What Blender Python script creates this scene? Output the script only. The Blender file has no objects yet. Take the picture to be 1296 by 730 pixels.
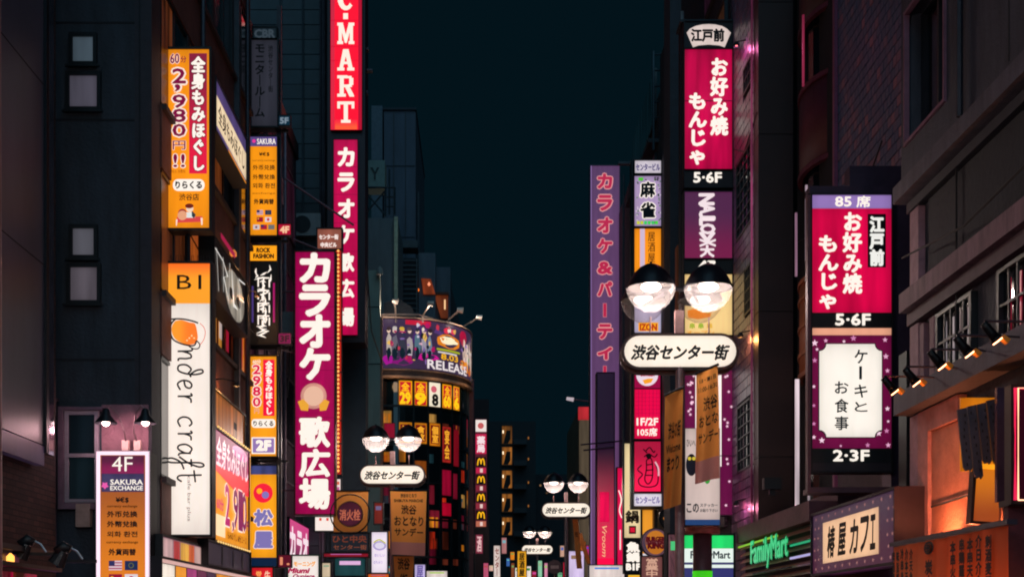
import bpy, math, random
import numpy as np
from mathutils import Vector, Matrix
R = random.Random(7)
S = bpy.context.scene
COL = S.collection
# ------------------------------------------------------------------ camera, world, light, exposure
F, VX, VY, EYE = 1700.0, 610.0, 790.0, 1.6       # focal length in photo pixels, vanishing point, eye height
cam = bpy.data.cameras.new('camera')
cam_o = bpy.data.objects.new('camera', cam); COL.objects.link(cam_o)
cam_o.location = (0, 0, EYE); cam_o.rotation_euler = (math.radians(90), 0, 0)
cam.sensor_width = 36; cam.lens = 36*F/1296
cam.shift_x = (648-VX)/1296; cam.shift_y = (VY-365)/1296
cam.clip_start = .1; cam.clip_end = 2000
S.camera = cam_o
W = bpy.data.worlds.new('World'); S.world = W; W.use_nodes = True
nt = W.node_tree; bg = nt.nodes['Background']
# night sky: even, very dark teal city sky
bg.inputs['Color'].default_value = (.10, .62, .98, 1); bg.inputs['Strength'].default_value = .0105
fill_sun = bpy.data.lights.new('fill_sun', 'SUN'); fill_sun.energy = .72; fill_sun.angle = math.radians(70); fill_sun.color = (.34, .74, 1)  # wide blue sun added as fill to lift the dark walls
mo = bpy.data.objects.new('fill_sun', fill_sun); COL.objects.link(mo); mo.rotation_euler = (math.radians(52), 0, math.radians(4))
S.view_settings.view_transform = 'Standard'; S.view_settings.look = 'None'
S.view_settings.exposure = 0; S.view_settings.gamma = 1
S.render.engine = 'CYCLES'
S.cycles.max_bounces = 6; S.cycles.diffuse_bounces = 3; S.cycles.transparent_max_bounces = 12
S.cycles.sample_clamp_indirect = 4.0; S.cycles.use_denoising = True
S.cycles.pixel_filter_type = 'BLACKMAN_HARRIS'; S.cycles.filter_width = 2.0
try: S.cycles.use_light_tree = True
except Exception: pass

# ------------------------------------------------------------------ helpers
def lin(h):
    h = h.lstrip('#'); o = []
    for i in (0, 2, 4):
        c = int(h[i:i+2], 16)/255
        o.append(c/12.92 if c <= .04045 else ((c+.055)/1.055)**2.4)
    return (*o, 1)
_m = {}
def _new(name):
    m = bpy.data.materials.new(name); m.use_nodes = True
    return m, m.node_tree, m.node_tree.nodes['Principled BSDF']
def ramp_mix(nt, fac, a, b):
    n = nt.nodes.new('ShaderNodeMix'); n.data_type = 'RGBA'
    nt.links.new(fac, n.inputs[0]); n.inputs[6].default_value = a; n.inputs[7].default_value = b
    return n.outputs[2]
def em(hexc, s=1.0, tube=.0):
    """lit acrylic; tube > 0 lets the fluorescent tubes behind it show as soft uneven bands"""
    k = ('em', hexc, s, tube)
    if k in _m: return _m[k]
    m, t, p = _new('lit_acrylic'); c = lin(hexc)
    p.inputs['Base Color'].default_value = (*[x*.25 for x in c[:3]], 1)
    p.inputs['Roughness'].default_value = .35; p.inputs['Specular IOR Level'].default_value = .2
    if tube:
        tc = t.nodes.new('ShaderNodeTexCoord'); mp = t.nodes.new('ShaderNodeMapping')
        mp.inputs['Scale'].default_value = (3.2, 3.2, .35)
        nz = t.nodes.new('ShaderNodeTexNoise'); nz.inputs['Scale'].default_value = 1.6; nz.inputs['Detail'].default_value = 1.5
        t.links.new(tc.outputs['Object'], mp.inputs[0]); t.links.new(mp.outputs[0], nz.inputs[0])
        mr = t.nodes.new('ShaderNodeMapRange'); mr.inputs[1].default_value = .3; mr.inputs[2].default_value = .7
        mr.inputs[3].default_value = s*(1-tube); mr.inputs[4].default_value = s*(1+tube*.35)
        t.links.new(nz.outputs[0], mr.inputs[0])
        # the tubes sit inside, so the acrylic is dimmer towards its rim; fine noise is dust on the face
        sp = t.nodes.new('ShaderNodeSeparateXYZ'); t.links.new(tc.outputs['Generated'], sp.inputs[0])
        def mth(op, a, b=None):
            n = t.nodes.new('ShaderNodeMath'); n.operation = op
            for i, q in enumerate((a, b)):
                if q is None: continue
                if isinstance(q, (int, float)): n.inputs[i].default_value = q
                else: t.links.new(q, n.inputs[i])
            return n.outputs[0]
        res = mr.outputs[0]
        for ax in (0, 2):
            e_ = mth('POWER', mth('ABSOLUTE', mth('SUBTRACT', mth('MULTIPLY', sp.outputs[ax], 2.0), 1.0)), 7.0)
            res = mth('MULTIPLY', res, mth('SUBTRACT', 1.0, mth('MULTIPLY', e_, .22)))
        n3 = t.nodes.new('ShaderNodeTexNoise'); n3.inputs['Scale'].default_value = 14; n3.inputs['Detail'].default_value = 6
        m3 = t.nodes.new('ShaderNodeMapping'); m3.inputs['Scale'].default_value = (1, 1, .2); t.links.new(tc.outputs['Object'], m3.inputs[0]); t.links.new(m3.outputs[0], n3.inputs[0])
        res = mth('MULTIPLY', res, mth('ADD', .90, mth('MULTIPLY', n3.outputs[0], .18)))
        t.links.new(res, p.inputs['Emission Strength'])
    else:
        p.inputs['Emission Strength'].default_value = s
    p.inputs['Emission Color'].default_value = c
    _m[k] = m; return m
def em2(hexa, hexb, zs=1.0, zo=0.0, s=1.0, axis=2):
    """lit acrylic printed with a gradient between two colours along the sign"""
    k = ('em2', hexa, hexb, zs, zo, s, axis)
    if k in _m: return _m[k]
    m, t, p = _new('lit_gradient_acrylic')
    tc = t.nodes.new('ShaderNodeTexCoord'); sp = t.nodes.new('ShaderNodeSeparateXYZ')
    t.links.new(tc.outputs['Generated'], sp.inputs[0])
    mr = t.nodes.new('ShaderNodeMapRange'); mr.inputs[1].default_value = zo; mr.inputs[2].default_value = zo+zs; mr.interpolation_type = 'SMOOTHSTEP'
    t.links.new(sp.outputs[axis], mr.inputs[0])
    c = ramp_mix(t, mr.outputs[0], lin(hexa), lin(hexb))
    t.links.new(c, p.inputs['Emission Color']); p.inputs['Emission Strength'].default_value = s
    p.inputs['Base Color'].default_value = (.05, .05, .05, 1); p.inputs['Roughness'].default_value = .4
    _m[k] = m; return m
def dull(hexc, rough=.6, metal=0., bump=.0, scale=6, var=.25, streak=0.0):
    k = ('d', hexc, rough, metal, bump, scale, var, streak)
    if k in _m: return _m[k]
    m, t, p = _new('painted_surface'); c = lin(hexc)
    p.inputs['Roughness'].default_value = rough; p.inputs['Metallic'].default_value = metal
    tc = t.nodes.new('ShaderNodeTexCoord')
    mp = t.nodes.new('ShaderNodeMapping'); mp.inputs['Scale'].default_value = (1, 1, .25 if streak else 1)
    t.links.new(tc.outputs['Object'], mp.inputs[0])
    nz = t.nodes.new('ShaderNodeTexNoise'); nz.inputs['Scale'].default_value = scale; nz.inputs['Detail'].default_value = 8; nz.inputs['Roughness'].default_value = .65
    t.links.new(mp.outputs[0], nz.inputs[0])
    mr = t.nodes.new('ShaderNodeMapRange'); mr.inputs[1].default_value = .3; mr.inputs[2].default_value = .7
    t.links.new(nz.outputs[0], mr.inputs[0])
    a = (*[x*(1-var) for x in c[:3]], 1); b = (*[min(1, x*(1+var)) for x in c[:3]], 1)
    t.links.new(ramp_mix(t, mr.outputs[0], a, b), p.inputs['Base Color'])
    if bump:
        n2 = t.nodes.new('ShaderNodeTexNoise'); n2.inputs['Scale'].default_value = scale*6; n2.inputs['Detail'].default_value = 5
        t.links.new(tc.outputs['Object'], n2.inputs[0])
        bp = t.nodes.new('ShaderNodeBump'); bp.inputs['Strength'].default_value = bump; bp.inputs['Distance'].default_value = .03
        t.links.new(n2.outputs[0], bp.inputs['Height']); t.links.new(bp.outputs[0], p.inputs['Normal'])
    _m[k] = m; return m
def brickmat(ca, cb, mortar, w, h, axis='Y', bump=.6, rough=.85):
    """bricks laid on a wall; axis is the horizontal axis the courses run along"""
    m, t, p = _new('brickwork')
    tc = t.nodes.new('ShaderNodeTexCoord'); sp = t.nodes.new('ShaderNodeSeparateXYZ'); cb_ = t.nodes.new('ShaderNodeCombineXYZ')
    t.links.new(tc.outputs['Object'], sp.inputs[0])
    t.links.new(sp.outputs[axis], cb_.inputs[0]); t.links.new(sp.outputs['Z'], cb_.inputs[1])
    b = t.nodes.new('ShaderNodeTexBrick'); b.inputs['Scale'].default_value = 1
    b.inputs['Brick Width'].default_value = w; b.inputs['Row Height'].default_value = h; b.inputs['Mortar Size'].default_value = h*.11
    b.inputs['Mortar Smooth'].default_value = .3; b.inputs['Bias'].default_value = -.2
    b.inputs['Color1'].default_value = lin(ca); b.inputs['Color2'].default_value = lin(cb); b.inputs['Mortar'].default_value = lin(mortar)
    t.links.new(cb_.outputs[0], b.inputs['Vector']); t.links.new(b.outputs['Color'], p.inputs['Base Color'])
    bp = t.nodes.new('ShaderNodeBump'); bp.inputs['Strength'].default_value = bump; bp.inputs['Distance'].default_value = .02; bp.invert = True
    t.links.new(b.outputs['Fac'], bp.inputs['Height']); t.links.new(bp.outputs[0], p.inputs['Normal'])
    p.inputs['Roughness'].default_value = rough
    return m
def tilemat(ca, cb, rough=.35):
    """glazed tiles: each tile carries its own tint in a face attribute"""
    m, t, p = _new('glazed_tile')
    at = t.nodes.new('ShaderNodeAttribute'); at.attribute_name = 'tint'
    t.links.new(ramp_mix(t, at.outputs['Fac'], lin(ca), lin(cb)), p.inputs['Base Color'])
    p.inputs['Roughness'].default_value = rough; p.inputs['Specular IOR Level'].default_value = .5
    return m
def glass_dark(hexc='0a1216', rough=.08):
    k = ('gd', hexc, rough)
    if k in _m: return _m[k]
    m, t, p = _new('dark_window_glass')
    p.inputs['Base Color'].default_value = lin(hexc); p.inputs['Roughness'].default_value = rough
    p.inputs['Specular IOR Level'].default_value = .8
    _m[k] = m; return m
def glass_clear():
    if 'gc' in _m: return _m['gc']
    m, t, p = _new('clear_lens_glass')
    t.nodes.remove(p); out = t.nodes['Material Output']
    tr = t.nodes.new('ShaderNodeBsdfTransparent'); tr.inputs[0].default_value = (.95, .92, .92, 1)
    gl = t.nodes.new('ShaderNodeBsdfGlossy'); gl.inputs['Roughness'].default_value = .38; gl.inputs[0].default_value = (.45, .42, .42, 1)
    df = t.nodes.new('ShaderNodeBsdfTranslucent'); df.inputs[0].default_value = (.9, .82, .82, 1)
    fr = t.nodes.new('ShaderNodeLayerWeight'); fr.inputs[0].default_value = .06
    m1 = t.nodes.new('ShaderNodeMixShader'); m1.inputs[0].default_value = .055
    t.links.new(tr.outputs[0], m1.inputs[1]); t.links.new(df.outputs[0], m1.inputs[2])
    mx = t.nodes.new('ShaderNodeMixShader')
    t.links.new(fr.outputs['Facing'], mx.inputs[0]); t.links.new(m1.outputs[0], mx.inputs[1]); t.links.new(gl.outputs[0], mx.inputs[2])
    t.links.new(mx.outputs[0], out.inputs[0])
    _m['gc'] = m; return m

def backlit(hexd):
    m, t, p = _new('backlit_cloth'); p.inputs['Base Color'].default_value = lin(hexd); p.inputs['Roughness'].default_value = .85
    t_ = t.nodes.new('ShaderNodeBsdfTranslucent'); t_.inputs[0].default_value = lin(hexd); mx = t.nodes.new('ShaderNodeMixShader'); mx.inputs[0].default_value = .62
    out = t.nodes['Material Output']; t.links.new(p.outputs[0], mx.inputs[1]); t.links.new(t_.outputs[0], mx.inputs[2]); t.links.new(mx.outputs[0], out.inputs[0])
    return m
def lamp_light(name, loc, e, col, rad=.06, spot=None, rot=None):
    l = bpy.data.lights.new(name, 'SPOT' if spot else 'POINT'); l.energy = e; l.color = col; l.shadow_soft_size = rad
    if spot: l.spot_size = spot; l.spot_blend = .5
    o = bpy.data.objects.new(name, l); COL.objects.link(o); o.location = loc
    if rot: o.rotation_euler = rot
    return o
class MB:
    """collects faces for one mesh"""
    def __init__(s): s.v = []; s.f = []
    def add(s, vs, fs):
        n = len(s.v); s.v += [tuple(v) for v in vs]; s.f += [tuple(i+n for i in f) for f in fs]; return s
    def box(s, x0, x1, y0, y1, z0, z1, M=None):
        vs = [(x, y, z) for z in (z0, z1) for y in (y0, y1) for x in (x0, x1)]
        if M is not None: vs = [M @ Vector(v) for v in vs]
        return s.add(vs, [(0, 2, 3, 1), (4, 5, 7, 6), (0, 1, 5, 4), (2, 6, 7, 3), (0, 4, 6, 2), (1, 3, 7, 5)])
    def prism(s, pts, y0, y1, M=None):
        """pts in (x, z), extruded along y"""
        n = len(pts); vs = [(x, y0, z) for x, z in pts]+[(x, y1, z) for x, z in pts]
        if M is not None: vs = [M @ Vector(v) for v in vs]
        return s.add(vs, [tuple(range(n)), tuple(range(2*n-1, n-1, -1))]+[(i, i+n, (i+1) % n+n, (i+1) % n) for i in range(n)])
    def poly(s, pts, y=0):
        return s.add([(x, y, z) for x, z in pts], [tuple(range(len(pts)))])
    def tube(s, pts, r, n=8, r2=None):
        pts = [Vector(p) for p in pts]; base = len(s.v); m = len(pts)
        for i, p in enumerate(pts):
            d = (pts[min(i+1, m-1)]-pts[max(i-1, 0)]).normalized()
            a = d.cross(Vector((0, 0, 1)))
            if a.length < .01: a = d.cross(Vector((1, 0, 0)))
            a.normalize(); b = d.cross(a)
            rr = r if r2 is None else r+(r2-r)*i/(m-1)
            for k in range(n):
                t = 2*math.pi*k/n; q = p+a*math.cos(t)*rr+b*math.sin(t)*rr; s.v.append(tuple(q))
        for i in range(m-1):
            for k in range(n):
                s.f.append((base+i*n+k, base+i*n+(k+1) % n, base+(i+1)*n+(k+1) % n, base+(i+1)*n+k))
        s.f.append(tuple(base+k for k in range(n))[::-1]); s.f.append(tuple(base+(m-1)*n+k for k in range(n)))
        return s
    def lathe(s, prof, c=(0, 0, 0), n=24, cap=True):
        """prof: (radius, z) list"""
        base = len(s.v)
        for r, z in prof:
            for k in range(n):
                t = 2*math.pi*k/n; s.v.append((c[0]+r*math.cos(t), c[1]+r*math.sin(t), c[2]+z))
        for i in range(len(prof)-1):
            for k in range(n):
                s.f.append((base+i*n+k, base+i*n+(k+1) % n, base+(i+1)*n+(k+1) % n, base+(i+1)*n+k))
        if cap:
            s.f.append(tuple(base+k for k in range(n))[::-1]); e = base+(len(prof)-1)*n; s.f.append(tuple(e+k for k in range(n)))
        return s
    def build(s, name, mat, parent=None, off=(0, 0, 0), smooth=False, label=None):
        me = bpy.data.meshes.new(name)
        me.from_pydata([(v[0]-off[0], v[1]-off[1], v[2]-off[2]) for v in s.v], [], s.f)
        if mat: me.materials.append(mat)
        if smooth: me.polygons.foreach_set('use_smooth', [True]*len(me.polygons))
        me.update()
        o = bpy.data.objects.new(name, me); COL.objects.link(o)
        if parent: o.parent = parent
        if label: o['label'] = label
        return o
def box(*a): return MB().box(*a)
def empty(name, label, cat, loc, rz=0, group=None):
    o = bpy.data.objects.new(name, None); COL.objects.link(o); o.empty_display_size = .2
    o.location = loc; o.rotation_euler = (0, 0, rz); o['label'] = label; o['category'] = cat
    if group: o['group'] = group
    return o
def tag(o, label, cat, group=None):
    o['label'] = label; o['category'] = cat
    if group: o['group'] = group
    return o
def WX(px, Y): return (px-VX)/F*Y
def WZ(py, Y): return EYE+(VY-py)/F*Y
def smooth_path(pts, n=6):
    out = []; P = [pts[0]]+list(pts)+[pts[-1]]
    for i in range(1, len(P)-2):
        a, b, c, d = P[i-1], P[i], P[i+1], P[i+2]
        for k in range(n):
            t = k/n
            out.append(tuple(.5*((2*b[j])+(c[j]-a[j])*t+(2*a[j]-5*b[j]+4*c[j]-d[j])*t*t+(3*b[j]-a[j]-3*c[j]+d[j])*t**3) for j in (0, 1)))
    out.append(tuple(pts[-1])); return out

# ------------------------------------------------------------------ lettering: glyph outlines fetched once from the built-in font
_txt = []
def flush_text():
    dg = None; cache = {}; objs = []
    for q in _txt:
        k = (q['s'], q['vert'], q['shear'])
        if k in cache: continue
        cu = bpy.data.curves.new('t', 'FONT'); cu.body = '\n'.join(q['s']) if q['vert'] else q['s']
        cu.size = 1; cu.shear = q['shear']; cu.align_x = 'CENTER'; cu.resolution_u = 2; cu.space_line = 1.0
        o = bpy.data.objects.new('t', cu); COL.objects.link(o); cache[k] = o; objs.append(o)
    bpy.context.view_layer.update(); dg = bpy.context.evaluated_depsgraph_get()
    data = {}
    for k, o in cache.items():
        me = bpy.data.meshes.new_from_object(o.evaluated_get(dg))
        n = len(me.vertices); co = np.empty(n*3); me.vertices.foreach_get('co', co); co = co.reshape(-1, 3)[:, :2]
        fs = [tuple(p.vertices) for p in me.polygons]; data[k] = (co, fs)
        bpy.data.meshes.remove(me)
    for o in objs:
        c = o.data; bpy.data.objects.remove(o); bpy.data.curves.remove(c)
    for q in _txt:
        co, fs = data[(q['s'], q['vert'], q['shear'])]
        if not len(co): continue
        co = co.copy()
        if q['rot'] == -90: co = np.stack([co[:, 1], -co[:, 0]], 1)
        if q['rot'] == 90: co = np.stack([-co[:, 1], co[:, 0]], 1)
        x0, z0, x1, z1 = q['box']
        mn, mx = co.min(0), co.max(0); ext = np.maximum(mx-mn, 1e-4)
        sx, sz = (x1-x0)/ext[0], (z1-z0)/ext[1]
        if q['keep']: sx = sz = min(sx, sz)
        cx, cz = (x0+x1)/2, (z0+z1)/2
        co = (co-(mn+mx)/2)*[sx, sz]+[cx, cz]
        d = q['bold']*min(sx, sz)
        offs = [(0, 0)]
        if d > 0: offs = [(math.cos(a)*d, math.sin(a)*d) for a in [math.pi*2*i/8 for i in range(8)]]+[(0, 0)]
        V = []; Fc = []
        for i, (dx, dz) in enumerate(offs):
            n0 = len(V)
            V += [(x+dx, q['y']-i*.0004, z+dz) for x, z in co]
            Fc += [tuple(j+n0 for j in f) for f in fs]
        if q['warp']: V = [q['warp'](*v) for v in V]
        me = bpy.data.meshes.new(q['name']); me.from_pydata(V, [], Fc); me.materials.append(q['mat'])
        q['o'].data = me
BLANK = bpy.data.meshes.new('blank')

LAY = .006
class Sign:
    """a sign standing at its real place; contents are laid out in its own sign units"""
    def __init__(s, name, label, px, Y=None, side=None, X=None, units=None, cat='sign', group=None, depth=.28, rim=.035, frame='0d1418', box_=True, warp=None, proud=.03):
        x0, y0, x1, y1 = px; s.warp = warp
        if side is None:
            s.k = (Y/F, Y/F); s.u0 = x0; s.v1 = y1; s.wm = (x1-x0)*Y/F; s.hm = (y1-y0)*Y/F
            loc = (WX(x0, Y), Y, WZ(y1, Y)); rz = 0
            if warp: loc = (0, 0, 0)
        else:
            Y0 = X*F/(x0-VX); Y1 = X*F/(x1-VX); s.wm = abs(Y1-Y0)
            zt = WZ(y0, Y0); zb = WZ(y1, Y0); s.hm = zt-zb
            s.u0 = 0; s.v1 = units[1]; s.k = (s.wm/units[0], s.hm/units[1])
            loc = (X, Y0, zb); rz = math.radians(90 if side == 'L' else -90)
        s.root = empty(name, label, cat, loc, rz, group); s.depth = depth
        if box_:
            m = dull(frame, .5, .2, var=.3)
            b = MB().box(-rim, s.wm+rim, .012, depth, -rim, s.hm+rim)
            for a in ((-rim, 0, -rim, s.hm+rim), (s.wm, s.wm+rim, -rim, s.hm+rim), (0, s.wm, s.hm, s.hm+rim), (0, s.wm, -rim, 0)):
                b.box(a[0], a[1], -proud, .0118, a[2], a[3])
            b.build('housing', m, s.root)
    def X(s, u): return (u-s.u0)*s.k[0]
    def Z(s, v): return (s.v1-v)*s.k[1]
    def poly(s, pts, mat, lay=1, name='panel'):
        vs = [(s.X(u), -lay*LAY+.006, s.Z(v)) for u, v in pts]
        # faces towards -y
        a = sum(vs[i][0]*vs[(i+1) % len(vs)][2]-vs[(i+1) % len(vs)][0]*vs[i][2] for i in range(len(vs)))
        if a < 0: vs = vs[::-1]
        if s.warp: vs = [s.warp(*v) for v in vs]
        return MB().add(vs, [tuple(range(len(vs)))]).build(name, mat, s.root)
    def rect(s, x0, y0, x1, y1, mat, lay=1, name='panel', nx=1):
        mb = MB()
        if s.warp: nx = max(1, int((x1-x0)*s.k[0]/.2)+1)
        y = -lay*LAY+.006
        for i in range(nx):
            a, b = x0+(x1-x0)*i/nx, x0+(x1-x0)*(i+1)/nx
            vs = [(s.X(a), y, s.Z(y1)), (s.X(b), y, s.Z(y1)), (s.X(b), y, s.Z(y0)), (s.X(a), y, s.Z(y0))]
            if s.warp: vs = [s.warp(*v) for v in vs]
            mb.add(vs, [(0, 1, 2, 3)])
        return mb.build(name, mat, s.root)
    def rrect(s, x0, y0, x1, y1, r, mat, lay=1, name='panel', n=5):
        pts = []
        for cx, cy, a0 in ((x1-r, y0+r, 270), (x1-r, y1-r, 0), (x0+r, y1-r, 90), (x0+r, y0+r, 180)):
            for i in range(n+1):
                a = math.radians(a0+90*i/n); pts.append((cx+r*math.cos(a), cy+r*math.sin(a)))
        return s.poly(pts, mat, lay, name)
    def disc(s, cx, cy, r, mat, lay=1, name='emblem', ry=None, n=24):
        ry = ry or r
        return s.poly([(cx+r*math.cos(2*math.pi*i/n), cy+ry*math.sin(2*math.pi*i/n)) for i in range(n)], mat, lay, name)
    def text(s, t, x0, y0, x1, y1, mat, lay=2, bold=.03, vert=False, shear=0., rot=0, keep=False, name='lettering'):
        o = bpy.data.objects.new(name, BLANK); COL.objects.link(o); o.parent = s.root
        if vert: t = t.replace('ー', '｜')
        _txt.append(dict(s=t, vert=vert, shear=shear, rot=rot, keep=keep, bold=bold, mat=mat, y=-lay*LAY+.006, o=o, name=name, warp=s.warp,
                         box=(s.X(x0), s.Z(y1), s.X(x1), s.Z(y0))))
        return o
    def stroke(s, paths, w, mat, lay=2, name='lettering', smooth=True, taper=False):
        """ribbons along paths in sign units"""
        mb = MB(); y = -lay*LAY+.006
        for pi, p in enumerate(paths):
            p = [(s.X(a), s.Z(b)) for a, b in (smooth_path(p) if smooth and len(p) > 2 else p)]
            h = w*s.k[0]/2; yy = y-pi*.0003
            n0 = len(mb.v)
            for i, (x, z) in enumerate(p):
                ax, az = p[max(i-1, 0)]; bx, bz = p[min(i+1, len(p)-1)]
                dx, dz = bx-ax, bz-az; l = math.hypot(dx, dz) or 1
                hh = h*(1-.8*abs(2*i/(len(p)-1)-1)) if taper else h
                mb.v += [(x-dz/l*hh, yy, z+dx/l*hh), (x+dz/l*hh, yy, z-dx/l*hh)]
            for i in range(len(p)-1):
                mb.f.append((n0+2*i, n0+2*i+1, n0+2*i+3, n0+2*i+2))
        if s.warp: mb.v = [s.warp(*v) for v in mb.v]
        return mb.build(name, mat, s.root)
    def bracket(s, pts, r=.03, name='bracket', hexc='151a1f'):
        for p in pts: MB().tube(p, r, 6).build(name, dull(hexc, .5, .4), s.root)
    def seams(s, vs, mat=None, w=.7):
        mat = mat or dull('200510', .6)
        mb = MB()
        for v in vs:
            mb.box(0, s.wm, -.012, .002, s.Z(v)-w*s.k[1]/2, s.Z(v)+w*s.k[1]/2)
        return mb.build('face_joint', mat, s.root)

WHITE, CREAM, INK = em('fff4e8', 1.0), em('ffe9d2', 1.0), dull('0a0c10', .6)
NAVY = dull('10141c', .6)
BLK = dull('0b1319', .5, var=.2)

# ------------------------------------------------------------------ ground
def ground(name, x0, x1, y0, y1, z, mat, h=0.02):
    o = MB().box(x0, x1, y0, y1, z-h, z).build(name, mat); o['kind'] = 'structure'; return o
ground('ground', -600, 600, -200, 1500, -.03, dull('3a3a3a', .9), .1)
ground('road', -2.6, 2.6, -12, 140, 0, dull('3b3a3c', .55, bump=.5, scale=3), .02)
ground('pavement', -5.2, -2.6, -12, 140, .12, dull('5c5654', .6, bump=.3, scale=4), .14)
ground('pavement', 2.6, 5.7, -12, 140, .12, dull('5c5654', .6, bump=.3, scale=4), .14)

# ------------------------------------------------------------------ buildings
def tile_field(root, name, mat, x, y0, y1, z0, z1, tw, th, sgn, holes=(), gap=.012, d=.02, seed=1, along='Y'):
    """tiles standing proud of a wall face at x (sgn: which way they face), joined as one part"""
    r = random.Random(seed); V = []; Fs = []; tint = []
    rows = int((z1-z0)/th); cols = int((y1-y0)/tw)+1
    for i in range(rows):
        for j in range(-1, cols):
            a = y0+(j+(.5 if i % 2 else 0))*tw; b = min(y1, a+tw-gap); a = max(y0, a)
            if b-a < .03: continue
            c = z0+i*th; e = c+th-gap; my, mz = (a+b)/2, (c+e)/2
            if any(h[0] < my < h[1] and h[2] < mz < h[3] for h in holes): continue
            q = x+sgn*(d+r.random()*.004); n = len(V)
            t1, t2 = (r.random()-.5)*.006, (r.random()-.5)*.006
            if along == 'Y':
                V += [(x, a, c), (x, b, c), (x, b, e), (x, a, e), (q+t1, a+.004, c+.004), (q+t2, b-.004, c+.004), (q-t1, b-.004, e-.004), (q-t2, a+.004, e-.004)]
            Fs += [(n+4, n+5, n+6, n+7), (n, n+1, n+5, n+4), (n+1, n+2, n+6, n+5), (n+2, n+3, n+7, n+6), (n+3, n, n+4, n+7)]
            tv = r.random()**5; tint += [tv]*5
    me = bpy.data.meshes.new(name); L = root.location
    me.from_pydata([(v[0]-L[0], v[1]-L[1], v[2]-L[2]) for v in V], [], Fs)
    at = me.attributes.new('tint', 'FLOAT', 'FACE'); at.data.foreach_set('value', tint)
    me.materials.append(mat); me.update()
    o = bpy.data.objects.new(name, me); COL.objects.link(o); o.parent = root; o['kind'] = 'stuff'
    return o
def P(root, name, mb, mat, smooth=False, label=None):
    L = root.location; return mb.build(name, mat, root, (L[0], L[1], L[2]), smooth, label)
def sub(parent, name, mb, mat, L):
    return mb.build(name, mat, parent, (L[0], L[1], L[2]))

# --- left brick building with the big dark panel
A = empty('brick_building', 'brick building at the left edge with a huge dark advertising panel', 'building', (-10, 12, 0))
P(A, 'wall', box(-16, -6, 6, 18.9, 0, 15), brickmat('2c1c1c', '4a2e2b', '100e10', .23, .075))
P(A, 'roof', box(-16.1, -5.9, 5.9, 19, 15, 15.2), BLK)
pz0 = 3.98
P(A, 'advertising_panel', box(-5.97, -5.86, 8, 17.95, 4.0, 15.1), dull('4a4a5a', .35, bump=.05, scale=.8, var=.35, streak=1))
mbp = MB()
for z in (6.4, 8.8, 11.2): mbp.box(-5.859, -5.855, 8, 17.95, z, z+.012)
P(A, 'panel_joint', mbp, dull('15151b', .7))
P(A, 'panel_frame', MB().box(-5.97, -5.82, 17.96, 18.06, 3.9, 15.1), dull('1a1b22', .4, .5))
P(A, 'mirror_strip', MB().box(-5.97, -5.84, 18.07, 18.33, 3.9, 15.1), dull('8e8797', .12, .9, var=.5, scale=2))
P(A, 'picture_strip', MB().box(-5.97, -5.85, 8, 17.95, 3.72, 3.98), em('35283f', .7, .6))
# --- dark building B (frontal wall + street facade)
YB, XB, YE = 20.0, -4.92, 28.4
B = empty('dark_building', 'dark narrow building with four small square windows in its side wall', 'building', (-9, 24, 0))
wallB = dull('2a323c', .75, bump=.5, scale=3.5, var=.45, streak=1)
P(B, 'wall', box(-15, XB-.25, YB, YE, 0, 16.5), wallB)
P(B, 'roof', box(-15.2, XB+.05, YB-.1, YE+.1, 16.5, 16.8), BLK)
fr, gl = dull('161b20', .5, .3), None
for (x0, x1, y0, y1, lit) in ((93, 119, 48, 80, '43505a'), (89, 124, 97, 137, '4b4854'), (93, 120, 290, 324, '55545c'), (90, 124, 339, 381, '575058')):
    a, b, zt, zb = WX(x0, YB), WX(x1, YB), WZ(y0, YB), WZ(y1, YB)
    m = MB(); t = .055
    for q in ((a-t, b+t, zt, zt+t), (a-t, b+t, zb-t, zb), (a-t, a, zb, zt), (b, b+t, zb, zt)): m.box(q[0], q[1], YB-.07, YB-.001, q[2], q[3])
    w = P(B, 'window', m, fr)
    sub(w, 'pane', box(a, b, YB-.025, YB-.002, zb, zt), em(lit, .95, .35), B.location)
    sub(w, 'sill', box(a-.1, b+.1, YB-.11, YB-.071, zb-.09, zb-.056), fr, B.location)
for z in (WZ(153, YB), WZ(456, YB), WZ(30, YB)): P(B, 'wall_joint', box(WX(64, YB), XB-.25, YB-.012, YB-.001, z, z+.025), dull('1d2027', .8))
for x in (176,): P(B, 'wall_joint', box(WX(x, YB), WX(x, YB)+.02, YB-.014, YB-.001, 3, 16.4), dull('1d2027', .8))
# pink patch painted as gooseneck glow on the wall, sash window, junction box, pipes
a, b, zt, zb = WX(84, YB), WX(126, YB), WZ(521, YB), WZ(636, YB)
m = MB(); t = .05; mid = WZ(577, YB); lf = dull('8d8590', .5, var=.15)
for q in ((a, b, zt-t, zt), (a, b, zb, zb+t), (a, a+t, zb+t, zt-t), (b-t, b, zb+t, zt-t), (a+t, b-t, mid-.025, mid+.03)): m.box(q[0], q[1], YB-.09, YB-.001, q[2], q[3])
w = P(B, 'window', m, lf, label='pale framed sash window with dark green panes')
sub(w, 'pane', box(a+t, b-t, YB-.03, YB-.002, zb+t, mid-.026), em('14232a', .5, .5), B.location)
sub(w, 'pane', box(a+t, b-t, YB-.05, YB-.022, mid+.031, zt-t), em('111e26', .5, .5), B.location)
P(B, 'window_surround', MB().box(a-.09, a-.01, YB-.12, YB-.001, zb-.1, zt+.06).box(a-.01, b+.08, YB-.12, YB-.001, zb-.1, zb-.01).box(a-.01, b+.08, YB-.12, YB-.001, zt+.01, zt+.06), dull('6b5364', .6))
P(B, 'junction_box', box(WX(99, YB), WX(117, YB), YB-.13, YB-.001, WZ(667, YB), WZ(638, YB)), dull('a58a80', .5))
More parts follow.
